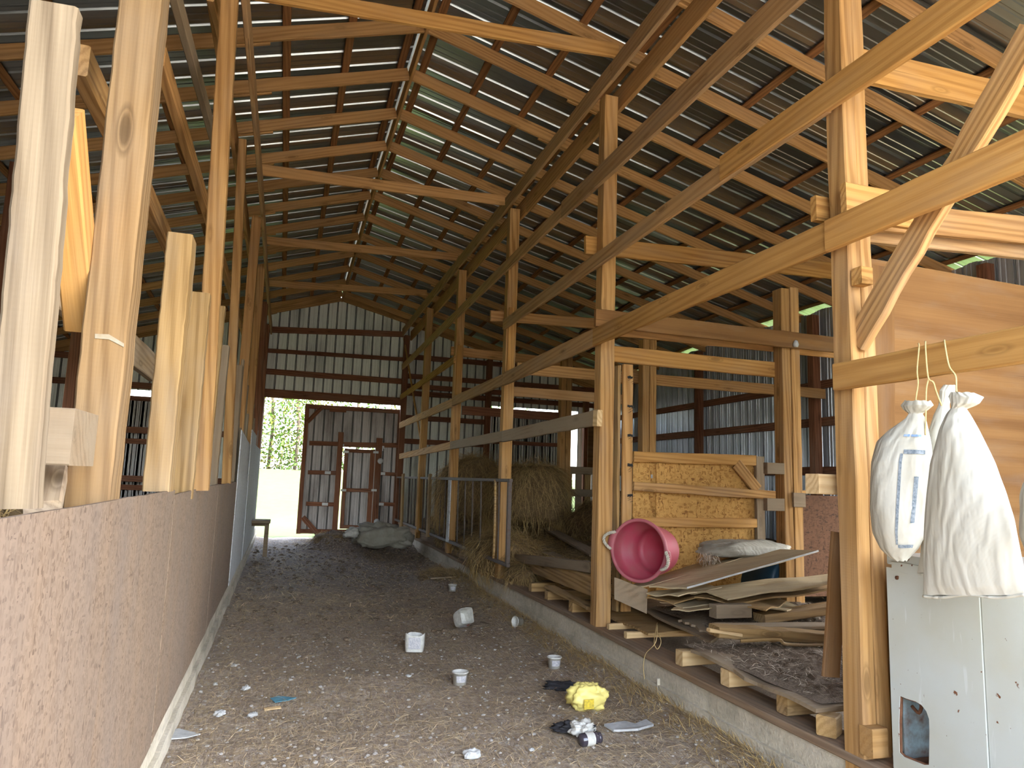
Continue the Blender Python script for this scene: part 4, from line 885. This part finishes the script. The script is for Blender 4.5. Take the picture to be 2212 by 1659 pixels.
# ================================================================ NEAR RIGHT: plywood, freezer, sacks
tag(slab('plywood_sheet', [(2.98, 3.12, .30), (4.60, 3.12, .30), (4.60, 3.12, 2.84), (2.98, 3.12, 2.87)], .012, 'plydark', 'tall brown plywood sheet behind the hanging sacks', 'sheet', wav=.004), None, None)
tag(board('upright_board', ay(1897, 1632, 2.98)+Vector((.03, 0, 0)), ay(1892, 575, 2.98)+Vector((.03, 0, 0)), .17, .03, 'plydark', up=(1, 0, 0)), 'reddish upright board between the nearest post and the white cabinet', 'board')
tag(box('block', ax(1880, 1601, 2.72)+Vector((.02, 0, 0)), (.09, .08, .13), 'post'), 'small block at the foot of the nearest post', 'block')
fx = 2.745
fz_ = empty('white_cabinet', (3.05, 2.2, .3), 'old chipped white metal freezer cabinet with a cut-out hole', 'freezer')
y0, y1, z0, z1 = 1.45, 2.73, .303, 1.205
hole = [(1946, 1503), (1960, 1509), (1980, 1515), (1993, 1523), (2003, 1536), (2009, 1553), (2010, 1580), (2009, 1652), (1998, 1652), (1955, 1635), (1945, 1625), (1944, 1560)]
hp = [ax(u, v, fx) for u, v in hole]
bm_ = bmesh.new(); ed = []
def loop(pts):
    vs = [bm_.verts.new(p) for p in pts]; return [bm_.edges.new((vs[i], vs[(i+1) % len(vs)])) for i in range(len(vs))]
ys = 2.262
ed += loop([(fx, ys, z0), (fx, y1, z0), (fx, y1, z1), (fx, ys, z1)]); ed += loop(hp)
bmesh.ops.triangle_fill(bm_, edges=ed, use_beauty=True)
me = bpy.data.meshes.new('front_panel'); bm_.to_mesh(me); me.materials.append(M['enamel']); fo = bpy.data.objects.new('front_panel', me); COL.objects.link(fo); adopt(fo, fz_)
md = fo.modifiers.new('t', 'SOLIDIFY'); md.thickness = .012; md.offset = 0
box('front_panel', (fx+.006, (y0+ys)/2-.002, (z0+z1)/2), (.012, ys-y0-.006, z1-z0), 'enamel', fz_)
box('top_panel', (3.07, (y0+y1)/2, 1.245), (.65, y1-y0, .05), 'enamel', fz_); box('side_panel', (3.08, y1-.008, .76), (.62, .012, .93), 'enamel', fz_)
box('back_panel', (3.38, (y0+y1)/2, .75), (.02, y1-y0, .9), 'rust', fz_); box('base', (3.08, (y0+y1)/2, .32), (.60, y1-y0-.03, .03), 'rust', fz_)
hc = ax(1975, 1580, 2.95)
lathe('compressor_pipe', [(.026, -.2), (.026, .2), (.02, .22), (0, .22)], 'plate', Matrix.Translation(hc+Vector((.0, -.0, -.03))), fz_, n=20)
tube('hole_rim', [p+Vector((.004, 0, 0)) for p in hp+hp[:1]], .007, 'rust', fz_)
box('inner_wall', (fx+.06, hp[6].y-.03, .62), (.10, .004, .4), 'rust', fz_); box('inner_back', (fx+.26, (y0+y1)/2, .6), (.004, y1-y0-.03, .5), 'rust', fz_); box('inner_floor', (fx+.15, (y0+y1)/2, .36), (.26, y1-y0-.1, .02), 'rust', fz_)
box('inner_lining', (fx+.16, y1-.03, .62), (.26, .006, .55), 'rustpaint', fz_)
tube('coil', spline([ax(1975, 1510, 2.80), ax(1990, 1522, 2.82), ax(1985, 1540, 2.82), ax(1970, 1525, 2.82)], 5), .008, 'rust', fz_)
lathe('screw', [(0, 0), (.009, 0), (.009, .004), (0, .005)], 'rust', frame(ax(1938, 1248, fx-.006), Vector((-1, 0, 0))), fo, n=14)
board('hinge_strip', ax(1927, 1222, fx-.004), ax(1990, 1234, fx-.004), .045, .006, 'enamel', parent=fz_)
def sack_loft(name, rows, xp, label, seed, folds=.012, mat='sack', fr=None):
    pts = [ax(l, v, xp) for v, l, r_, d in rows]; c = ax((rows[3][1]+rows[3][2])/2, rows[3][0], xp)
    root = empty(name, c, label, 'sack'); n = 72; V = []; Fc = []
    # interpolate rows
    R_ = []; m_ = 5
    for i in range(len(rows)-1):
        for s in range(m_):
            t = s/m_; t = t if i in (0, 1) else t; R_.append(tuple(a+(b-a)*t for a, b in zip(rows[i], rows[i+1])))
    R_.append(rows[-1]); cen = []
    def surf(k, th, off=0):
        v, l, r_, d = R_[k]; A = ax(l, v, xp); B = ax(r_, v, xp); cc = (A+B)/2; hv = (A-B)/2
        q = k/len(R_); ft = max(.16, 1-q*1.5)*(1 if k > 14 else 1.3)
        w = 1+folds*ft*11*(abs(math.sin(th*6+seed+1.5*nz(q*2, math.cos(th)*2, seed)))-.5)*(.35+.65*abs(nz(math.cos(th)*3, math.sin(th)*3, seed)))+.018*math.sin(th*3+q*9+seed)+.05*nz(math.cos(th)*2, math.sin(th)*2+seed, q*5)
        return cc+hv*math.cos(th)*(w+off/max(.01, hv.length))+Vector((1, 0, 0))*d*math.sin(th)*(w+off/max(.01, d))-c+Vector((0, 0, .006*nz(th*2, q*4, seed)))
    for k in range(len(R_)):
        for j in range(n): V.append(surf(k, 2*math.pi*j/n))
    for k in range(len(R_)-1):
        for j in range(n): a = k*n+j; b = k*n+(j+1) % n; Fc.append((a, a+n, b+n, b))
    Fc.append(tuple(range((len(R_)-1)*n, len(R_)*n)))
    o = mesh('cloth', V, Fc, mat, root, True, loc=c)
    md = o.modifiers.new('s', 'SUBSURF'); md.levels = 1; md.render_levels = 1
    return root, surf, R_, c
B1 = [(866, 1958, 2006, .03), (876, 1950, 2014, .035), (884, 1955, 2004, .03), (893, 1966, 1990, .022), (905, 1960, 1996, .032), (930, 1926, 2000, .055), (955, 1902, 2004, .075), (1000, 1893, 2006, .095), (1050, 1890, 2005, .10), (1100, 1890, 2001, .10), (1150, 1897, 1991, .09), (1185, 1912, 1976, .065), (1203, 1928, 1962, .04), (1212, 1938, 1956, .02)]
s1, f1, R1, c1 = sack_loft('hanging_sack', B1, 2.60, 'plump white feed sack with blue print, hanging leftmost from the rail', 1)
B3 = [(832, 2040, 2062, .02), (845, 2034, 2058, .03), (860, 2032, 2052, .02), (875, 2030, 2048, .02), (900, 2020, 2050, .03), (950, 2006, 2060, .045), (1000, 2000, 2080, .05), (1100, 1998, 2090, .05), (1200, 1990, 2090, .04), (1238, 1982, 2080, .02)]
s3, _, _, c3 = sack_loft('hanging_sack', B3, 2.72, 'white sack half hidden behind the two front sacks', 5)
B2 = [(848, 2058, 2100, .03), (858, 2054, 2122, .035), (872, 2058, 2112, .032), (882, 2058, 2084, .022), (896, 2048, 2092, .032), (930, 2034, 2110, .05), (1000, 2013, 2148, .06), (1060, 2008, 2172, .065), (1120, 2004, 2190, .06), (1200, 1999, 2203, .05), (1265, 1996, 2212, .03), (1286, 1994, 2214, .012)]
s2, f2, R2, c2 = sack_loft('hanging_sack', B2, 2.54, 'big empty white sack with a flat hem, hanging in front', 9, .02)
B4 = [(1020, 2230, 2290, .03), (1030, 2225, 2300, .04), (1045, 2215, 2310, .05), (1075, 2208, 2330, .06), (1120, 2206, 2330, .06), (1160, 2208, 2330, .05), (1200, 2220, 2320, .03)]
s4, _, _, _ = sack_loft('hanging_sack', B4, 2.50, 'sliver of a fourth sack at the right edge of view', 13)
# printed marks on the first sack
def strip(surf, pts, wd, mat, root, c, name, off=.004):
    V = []; Fc = []
    for i, (k, th) in enumerate(pts):
        V += [surf(k, th-wd/2, off), surf(k, th+wd/2, off)]
    for i in range(len(pts)-1): Fc.append((2*i, 2*i+1, 2*i+3, 2*i+2))
    return mesh(name, V, Fc, mat, root, loc=c)
pi = math.pi
def hstrip(surf, k0, dk, th0, th1, mat, root, c, name, n=14, off=.004):
    V = []; Fc = []
    for i in range(n+1):
        th = th0+(th1-th0)*i/n; V += [surf(k0, th, off), surf(k0+dk, th, off)]
    for i in range(n): Fc.append((2*i, 2*i+1, 2*i+3, 2*i+2))
    return mesh(name, V, Fc, mat, root, loc=c)
T0 = 1.5*pi
def thp(du): return T0-du      # larger du turns the print toward the post side
strip(f1, [(k, thp(.55)) for k in range(33, 55)], .09, 'greyink', s1, c1, 'printed_outline')
hstrip(f1, 32, 1, thp(.60), thp(1.35), 'greyink', s1, c1, 'printed_outline'); hstrip(f1, 54, 1, thp(.60), thp(1.35), 'greyink', s1, c1, 'printed_outline')
hstrip(f1, 27, 1, thp(.75), thp(1.0), 'blueink', s1, c1, 'printed_word'); hstrip(f1, 27, 1, thp(1.03), thp(1.18), 'blueink', s1, c1, 'printed_word'); hstrip(f1, 27, 1, thp(.45), thp(.70), 'blueink', s1, c1, 'printed_word')
hstrip(f1, 38, 10, thp(1.0), thp(1.16), 'greyink', s1, c1, 'printed_block')
hem = [ax(1994+ (2214-1994)*i/12, 1288+3*math.sin(i*.9), 2.535) for i in range(13)]
tube('hem', spline(hem, 3), .006, 'sack', s2)
def twine(P, label, r=.0035):
    return tag(tube('twine', spline(P, 6), r, 'twine'), label, 'string')
def tw(u, v, x=2.60): return ax(u, v, x)
twine([tw(1984, 742, 2.66), tw(1985, 752, 2.61), tw(1981, 800, 2.59), tw(1983, 828, 2.59), tw(1978, 866, 2.59), tw(1980, 893, 2.60)], 'sisal twine holding the leftmost sack')
twine([tw(1999, 738, 2.66), tw(1999, 748, 2.61), tw(2002, 790, 2.59), tw(2006, 818, 2.59), tw(2016, 826, 2.60), tw(2022, 845, 2.63), tw(2034, 876, 2.68)], 'sisal twine holding the half hidden sack')
twine([tw(2006, 818, 2.59), tw(2001, 840, 2.59), tw(2000, 880, 2.60), tw(1999, 940, 2.59)], 'loose twine end dangling between the sacks')
twine([tw(2040, 735, 2.66), tw(2041, 743, 2.61), tw(2050, 790, 2.58), tw(2064, 812, 2.57), tw(2066, 840, 2.56), tw(2070, 882, 2.55)], 'sisal twine holding the big front sack')
twine([tw(1420, 1345, 2.95), tw(1418, 1360, 2.85), tw(1428, 1385, 2.76), tw(1420, 1402, 2.72), tw(1413, 1385, 2.74), tw(1420, 1350, 2.86), tw(1416, 1388, 2.70), tw(1395, 1412, 2.69), tw(1390, 1440, 2.685), tw(1392, 1467, 2.685)], 'looped yellow twine hanging over the sill board', .003)
# ================================================================ THINGS ON THE AISLE FLOOR
def gp(u, v): 
    p = az(u, v, 0.0)
    for _ in range(3): p = az(u, v, fz(p.x, p.y))
    return p
cup = [(0, .003), (.040, .003), (.042, 0), (.045, .0), (.054, .080), (.059, .080), (.059, .088), (.053, .088), (.042, .006), (0, .006)]
def cupat(u, v, label, side=None, s=1.0, band=None):
    p = gp(u, v); mm = Matrix.Translation(p)
    if side is not None: mm = Matrix.Translation(p+Vector((0, 0, .055*s))) @ Matrix.Rotation(side, 4, 'Z') @ Matrix.Rotation(math.radians(82), 4, 'Y') @ Matrix.Translation((0, 0, -.04))
    mm = mm @ Matrix.Scale(s, 4)
    root = empty('plastic_cup', p, label, 'cup', 'white plastic cups on the aisle floor'); lathe('cup_body', cup, 'plastic_white', mm, root, n=32)
    V = []; Fc = []
    for i in range(13):
        a = -2.3+i*.12
        for r_, z_ in ((.0480, .022), (.0535, .066)): V.append((r_*1.012*math.cos(a), r_*1.012*math.sin(a), z_))
    for i in range(12): Fc.append((2*i, 2*i+2, 2*i+3, 2*i+1))
    mesh('print', V, Fc, 'paint_print', root, mw=mm); return root
cupat(977, 1277, 'farthest white plastic cup, upright on the straw'); cupat(1119, 1355, 'white plastic cup lying on its side near the kerb', math.radians(200))
cupat(1197, 1443, 'upright printed white cup nearest the concrete kerb', s=1.05); cupat(993, 1478, 'upright white cup in the middle of the floor, nearest the camera', s=1.08)
def tubbox(u, v, rz, tilt, label, s=.088, red=False):
    p = gp(u, v); root = empty('cut_container', p, label, 'container'); V = []; Fc = []; n = 28
    for r_, z_ in ((.80, 0), (.90, .004), (.98, .05), (1, .15), (.97, .15), (.95, .05), (.86, .008)):
        for j in range(n):
            t = 2*pi*j/n; q = lambda c: math.copysign(abs(c)**.45, c)
            V.append((s*r_*q(math.cos(t)), s*r_*q(math.sin(t)), z_+(.012*math.sin(3*t+u) if z_ > .1 else 0)))
    for i in range(6):
        for j in range(n): a = i*n+j; b = i*n+(j+1) % n; Fc.append((a, b, b+n, a+n))
    Fc.append(tuple(reversed(range(n)))); Fc.append(tuple(range(6*n, 7*n)))
    mm = Matrix.Translation(p+Vector((0, 0, .0 if abs(tilt) < .4 else .08))) @ Matrix.Rotation(rz, 4, 'Z') @ Matrix.Rotation(tilt, 4, 'X')
    mesh('container_body', V, Fc, 'plastic_white', root, mw=mm)
    mesh('print', [(-s*.6, -s*1.02, .03), (s*.6, -s*1.02, .03), (s*.6, -s*1.02, .125), (-s*.6, -s*1.02, .125)], [(0, 1, 2, 3)], 'paint_print', root, mw=mm)
    if red: mesh('red_print', [(s*.1, -s*1.03, .07), (s*.5, -s*1.03, .07), (s*.5, -s*1.03, .12), (s*.1, -s*1.03, .12)], [(0, 1, 2, 3)], 'red_print', root, mw=mm)
    return root
tubbox(895, 1408, math.radians(-12), math.radians(-8), 'square cut-down white container standing on the aisle floor')
tubbox(992, 1357, math.radians(20), math.radians(62), 'square white container with red print lying tipped over', .082, True)
p = gp(1268, 1533); jug = empty('jug', p, 'crushed yellow plastic jug with a label near the kerb', 'jug')
pk = pillow('jug_body', p+Vector((0, 0, .085)), .125, .085, .085, 'yellow', None, 11, None, math.radians(-8), .30, .95); adopt(pk, jug)
lp = [ay(u, v, p.y-.095) for u, v in ((1262, 1512), (1283, 1510), (1283, 1531), (1262, 1533))]
lb_ = slab('label', lp, .002, 'label_y', None, None, wav=.001, n=4); adopt(lb_, jug); 
tube('handle', spline([ay(1284, 1518, p.y-.07), ay(1296, 1506, p.y-.06), ay(1304, 1512, p.y-.05), ay(1300, 1524, p.y-.06)], 4), .012, 'yellow', jug)
p = gp(1284, 1612); bt = empty('bottle', p, 'dark brown bottle with a torn label lying in the dirt', 'bottle')
bmx = Matrix.Translation(p+Vector((-.03, .02, .035))) @ Matrix.Rotation(math.radians(8), 4, 'Z') @ Matrix.Rotation(math.radians(90), 4, 'Y')
lathe('bottle_body', [(0, -.06), (.032, -.058), (.038, -.05), (.038, .045), (.033, .058), (.030, .06), (.033, .064), (.033, .078), (.026, .085), (0, .085)], 'glassdark', bmx, bt, n=28)
lathe('label', [(.0388, -.025), (.0388, .03)], 'plastic_white', bmx, bt, n=28)
tag(pillow('crumpled_wrap', gp(1258, 1588)+Vector((0, 0, .03)), .09, .06, .045, 'plastic_white', None, 30, None, .6, .5), 'crumpled pale wrapper beside the brown bottle', 'wrapper')
tag(pillow('rag', gp(1240, 1582)+Vector((0, 0, .02)), .12, .05, .035, 'blackrag', None, 33, None, -.5, .6), 'grey-black rag beside the brown bottle', 'rag')
tag(pillow('rag', gp(1222, 1490)+Vector((0, 0, .015)), .14, .06, .035, 'blackrag', None, 35, None, -.4, .6), 'black rag left of the yellow jug', 'rag')
tag(pillow('rag', gp(1030, 1352)+Vector((0, 0, .0)), .12, .08, .03, 'manure', None, 36, None, .2, .5), 'dark clod beside the tipped square container', 'clod')
def flake(name, pts, t, mat, label, cat, seed=0):
    P = [gp(u, v)+Vector((0, 0, .012)) for u, v in pts]; c = sum(P, Vector())/len(P); n = len(P)
    V = [p-c for p in P]+[p-c+Vector((0, 0, t)) for p in P]
    Fc = [tuple(range(n, 2*n)), tuple(reversed(range(n)))]+[(i, (i+1) % n, (i+1) % n+n, i+n) for i in range(n)]
    return tag(mesh(name, V, Fc, mat, loc=c), label, cat)
flake('broken_tile', [(1305, 1573), (1350, 1566), (1372, 1572), (1396, 1562), (1412, 1573), (1378, 1583), (1325, 1586)], .014, 'stone', 'flat grey broken slab on the dirt right of the brown bottle', 'slab')
flake('plastic_scrap', [(583, 1513), (600, 1508), (640, 1512), (620, 1518), (594, 1522)], .004, 'blue_scrap', 'torn blue plastic scrap on the aisle floor', 'scrap')
flake('wood_chip', [(569, 1536), (605, 1531), (607, 1535), (571, 1540)], .008, 'sawn', 'pale wood chip below the blue scrap', 'chip')
flake('flat_sack', [(908, 1240), (935, 1236), (975, 1236), (992, 1240), (985, 1250), (930, 1253)], .02, 'old', 'flattened dirty sack by the kerb', 'sack')
flake('paper_scrap', [(350, 1590), (385, 1580), (432, 1592), (400, 1600), (365, 1603)], .006, 'paper', 'grey scrap beside the left kerb', 'scrap')
p = gp(822, 1180); ts = empty('trash_sack', p, 'torn whitish plastic sack slumped by the far door', 'sack')
pk = pillow('sack_body', p+Vector((.06, .1, .17)), .52, .36, .24, 'sackgrey', None, 40, None, -.1, .40, .8); adopt(pk, ts)
pk = pillow('torn_flap', p+Vector((-.35, .35, .22)), .34, .16, .12, 'plastic_white', None, 43, None, .3, .4, .8); adopt(pk, ts)
for i, (u, v, s) in enumerate(((1020, 1636, .05), (473, 1546, .038), (882, 1462, .02), (1148, 1622, .018), (545, 1548, .03), (465, 1480, .02), (505, 1440, .025), (530, 1490, .03), (760, 1160, .06))):
    q = gp(u, v); tag(pillow('stone', q+Vector((0, 0, s*.3)), s, s*.8, s*.5, 'stone', None, 50+i, None, i, .3, .6), ['largest pale stone near the bottom edge of the aisle floor', 'pale stone near the left kerb, below the blue scrap', 'small stone right of the left-hand cut container', 'small pale stone left of the brown bottle', 'pale stone left of the blue scrap', 'small stone farther up beside the left kerb', 'stone on the dirt halfway up the left side', 'stone between left kerb and blue scrap', 'white lump in front of the far litter heap'][i], 'stone')
rs = random.Random(12); V = []; Fc = []
ico = [(0, 0, 1), (.9, 0, .45), (.28, .85, .45), (-.72, .53, .45), (-.72, -.53, .45), (.28, -.85, .45), (.72, .53, -.45), (-.28, .85, -.45), (-.9, 0, -.45), (-.28, -.85, -.45), (.72, -.53, -.45), (0, 0, -1)]
icf = [(0, 1, 2), (0, 2, 3), (0, 3, 4), (0, 4, 5), (0, 5, 1), (1, 6, 2), (2, 7, 3), (3, 8, 4), (4, 9, 5), (5, 10, 1), (2, 6, 7), (3, 7, 8), (4, 8, 9), (5, 9, 10), (1, 10, 6), (6, 11, 7), (7, 11, 8), (8, 11, 9), (9, 11, 10), (10, 11, 6)]
def scat(name, n, size, ys, mat, seed, zoff=.2):
    rs = random.Random(seed); V = []; Fc = []
    for i in range(n):
        x = rs.uniform(-.48, 2.68); y = ys(rs); s = size[0]+(size[1]-size[0])*rs.random()**3; k = len(V); z = fz(x, y)+s*zoff; a = rs.uniform(.6, 1.2)
        V += [(x+vx*s*rs.uniform(.8, 1.2), y+vy*s*a, z+vz*s*.6) for vx, vy, vz in ico]; Fc += [(p+k, q+k, r+k) for p, q, r in icf]
    o = mesh(name, V, Fc, mat); o['kind'] = 'stuff'; return o
tag(scat('pebbles', 2200, (.003, .017), lambda r: 3.0+4.5*r.random()**1.4, 'pebble', 3), 'small pale pebbles strewn over the near aisle floor', 'pebbles')
tag(scat('dirt_clods', 1500, (.008, .04), lambda r: 7+9*r.random(), 'manure', 4), 'dark clods trodden into the far aisle floor', 'clods')
def sp(q):
    x = q.uniform(-.45, 2.68); y = 2.9+7.0*q.random()**1.2; a = q.gauss(0, .9); return Vector((x, y, fz(x, y)+.004)), (math.cos(a), math.sin(a), q.uniform(-.02, .12))
tag(straws('straw_litter', sp, 26000, (.03, .16), .0011, 'straw', 31), 'loose straw trampled over the near aisle floor', 'straw', kind='stuff')
def sp(q):
    x = q.uniform(-.45, 2.68); y = 2.9+4.5*q.random(); a = q.uniform(0, 6.3); return Vector((x, y, fz(x, y)+.005)), (math.cos(a), math.sin(a), q.uniform(-.02, .12))
tag(straws('chaff', sp, 9000, (.01, .05), .0011, 'straw2', 32), 'pale chaff scattered on the near aisle floor', 'chaff', kind='stuff')
def sp(q):
    x = q.uniform(-.45, 2.68); y = 8+9.6*q.random(); a = q.uniform(0, 6.3); return Vector((x, y, fz(x, y)+.006)), (math.cos(a), math.sin(a), q.uniform(-.02, .3))
tag(straws('straw_litter', sp, 9000, (.03, .15), .003, 'straw', 33), 'brown straw trodden into the far aisle floor', 'straw', kind='stuff')
def sp(q):
    t = q.random(); y = 3.3+9*t; x = 2.68-.30*q.random()**2; a = q.gauss(1.57, .7); return Vector((x, y, fz(x, y)+.01)), (math.cos(a), math.sin(a), q.uniform(0, .5))
tag(straws('straw_drift', sp, 3500, (.05, .18), .0014, 'hay', 34), 'drift of longer straw along the foot of the right kerb', 'straw', kind='stuff')
haypile('straw_heap', (2.35, 10.7, .02), (.35, .6, .13), 'low brown straw heap beside the kerb, behind the flattened sack', 45, 1500, cat='straw', L=(.05, .2), wd=.0018)
haypile('litter_heap', (1.35, 15.6, .05), (.75, .8, .28), 'brown litter heap in front of the far sliding door', 46, 2600, cat='litter', L=(.05, .22), wd=.0025)
# ================================================================ OUTSIDE
def tree(x, y, h, seed, mat, label):
    z = gz(x, y); root = empty('tree', (x, y, z), label, 'tree', 'trees beyond the far doorway'); rr = random.Random(seed)
    tube('trunk', [(x, y, z-.2), (x+.1, y, z+h*.35), (x-.1, y+.1, z+h*.75)], .10, 'bark', root)
    def sp(q):
        a = q.uniform(0, 6.3); t = q.random(); rad = h*.30*math.sin(pi*min(1, .22+t*.78))**.7*(.35+.65*q.random()); k = 1+.3*nz(a*2, t*4, seed)
        return Vector((x+rad*k*math.cos(a), y+rad*k*math.sin(a), z+h*(-.02+1.04*t))), (q.uniform(-1, 1), q.uniform(-1, 1), q.uniform(-1, 1))
    straws('foliage', sp, 2300, (.10, .24), .06, mat, seed, root)
for i, (x, y, h, mt) in enumerate(((-2.6, 43, 6.5, 'leaf'), (-.9, 45, 7.2, 'leafy'), (.6, 44, 6.0, 'leaf'), (1.9, 46, 6.6, 'leafy'), (-4.8, 46, 7.5, 'leaf'), (4.2, 45, 7, 'leaf'), (8, 46, 7.5, 'leafy'), (14, 46, 8, 'leaf'))):
    tree(x, y, h, 60+i, mt, 'leafy spring tree beyond the far field, %s from the left' % ORD[sorted([-2.6, -.9, .6, 1.9, -4.8, 4.2, 8, 14]).index(x)])
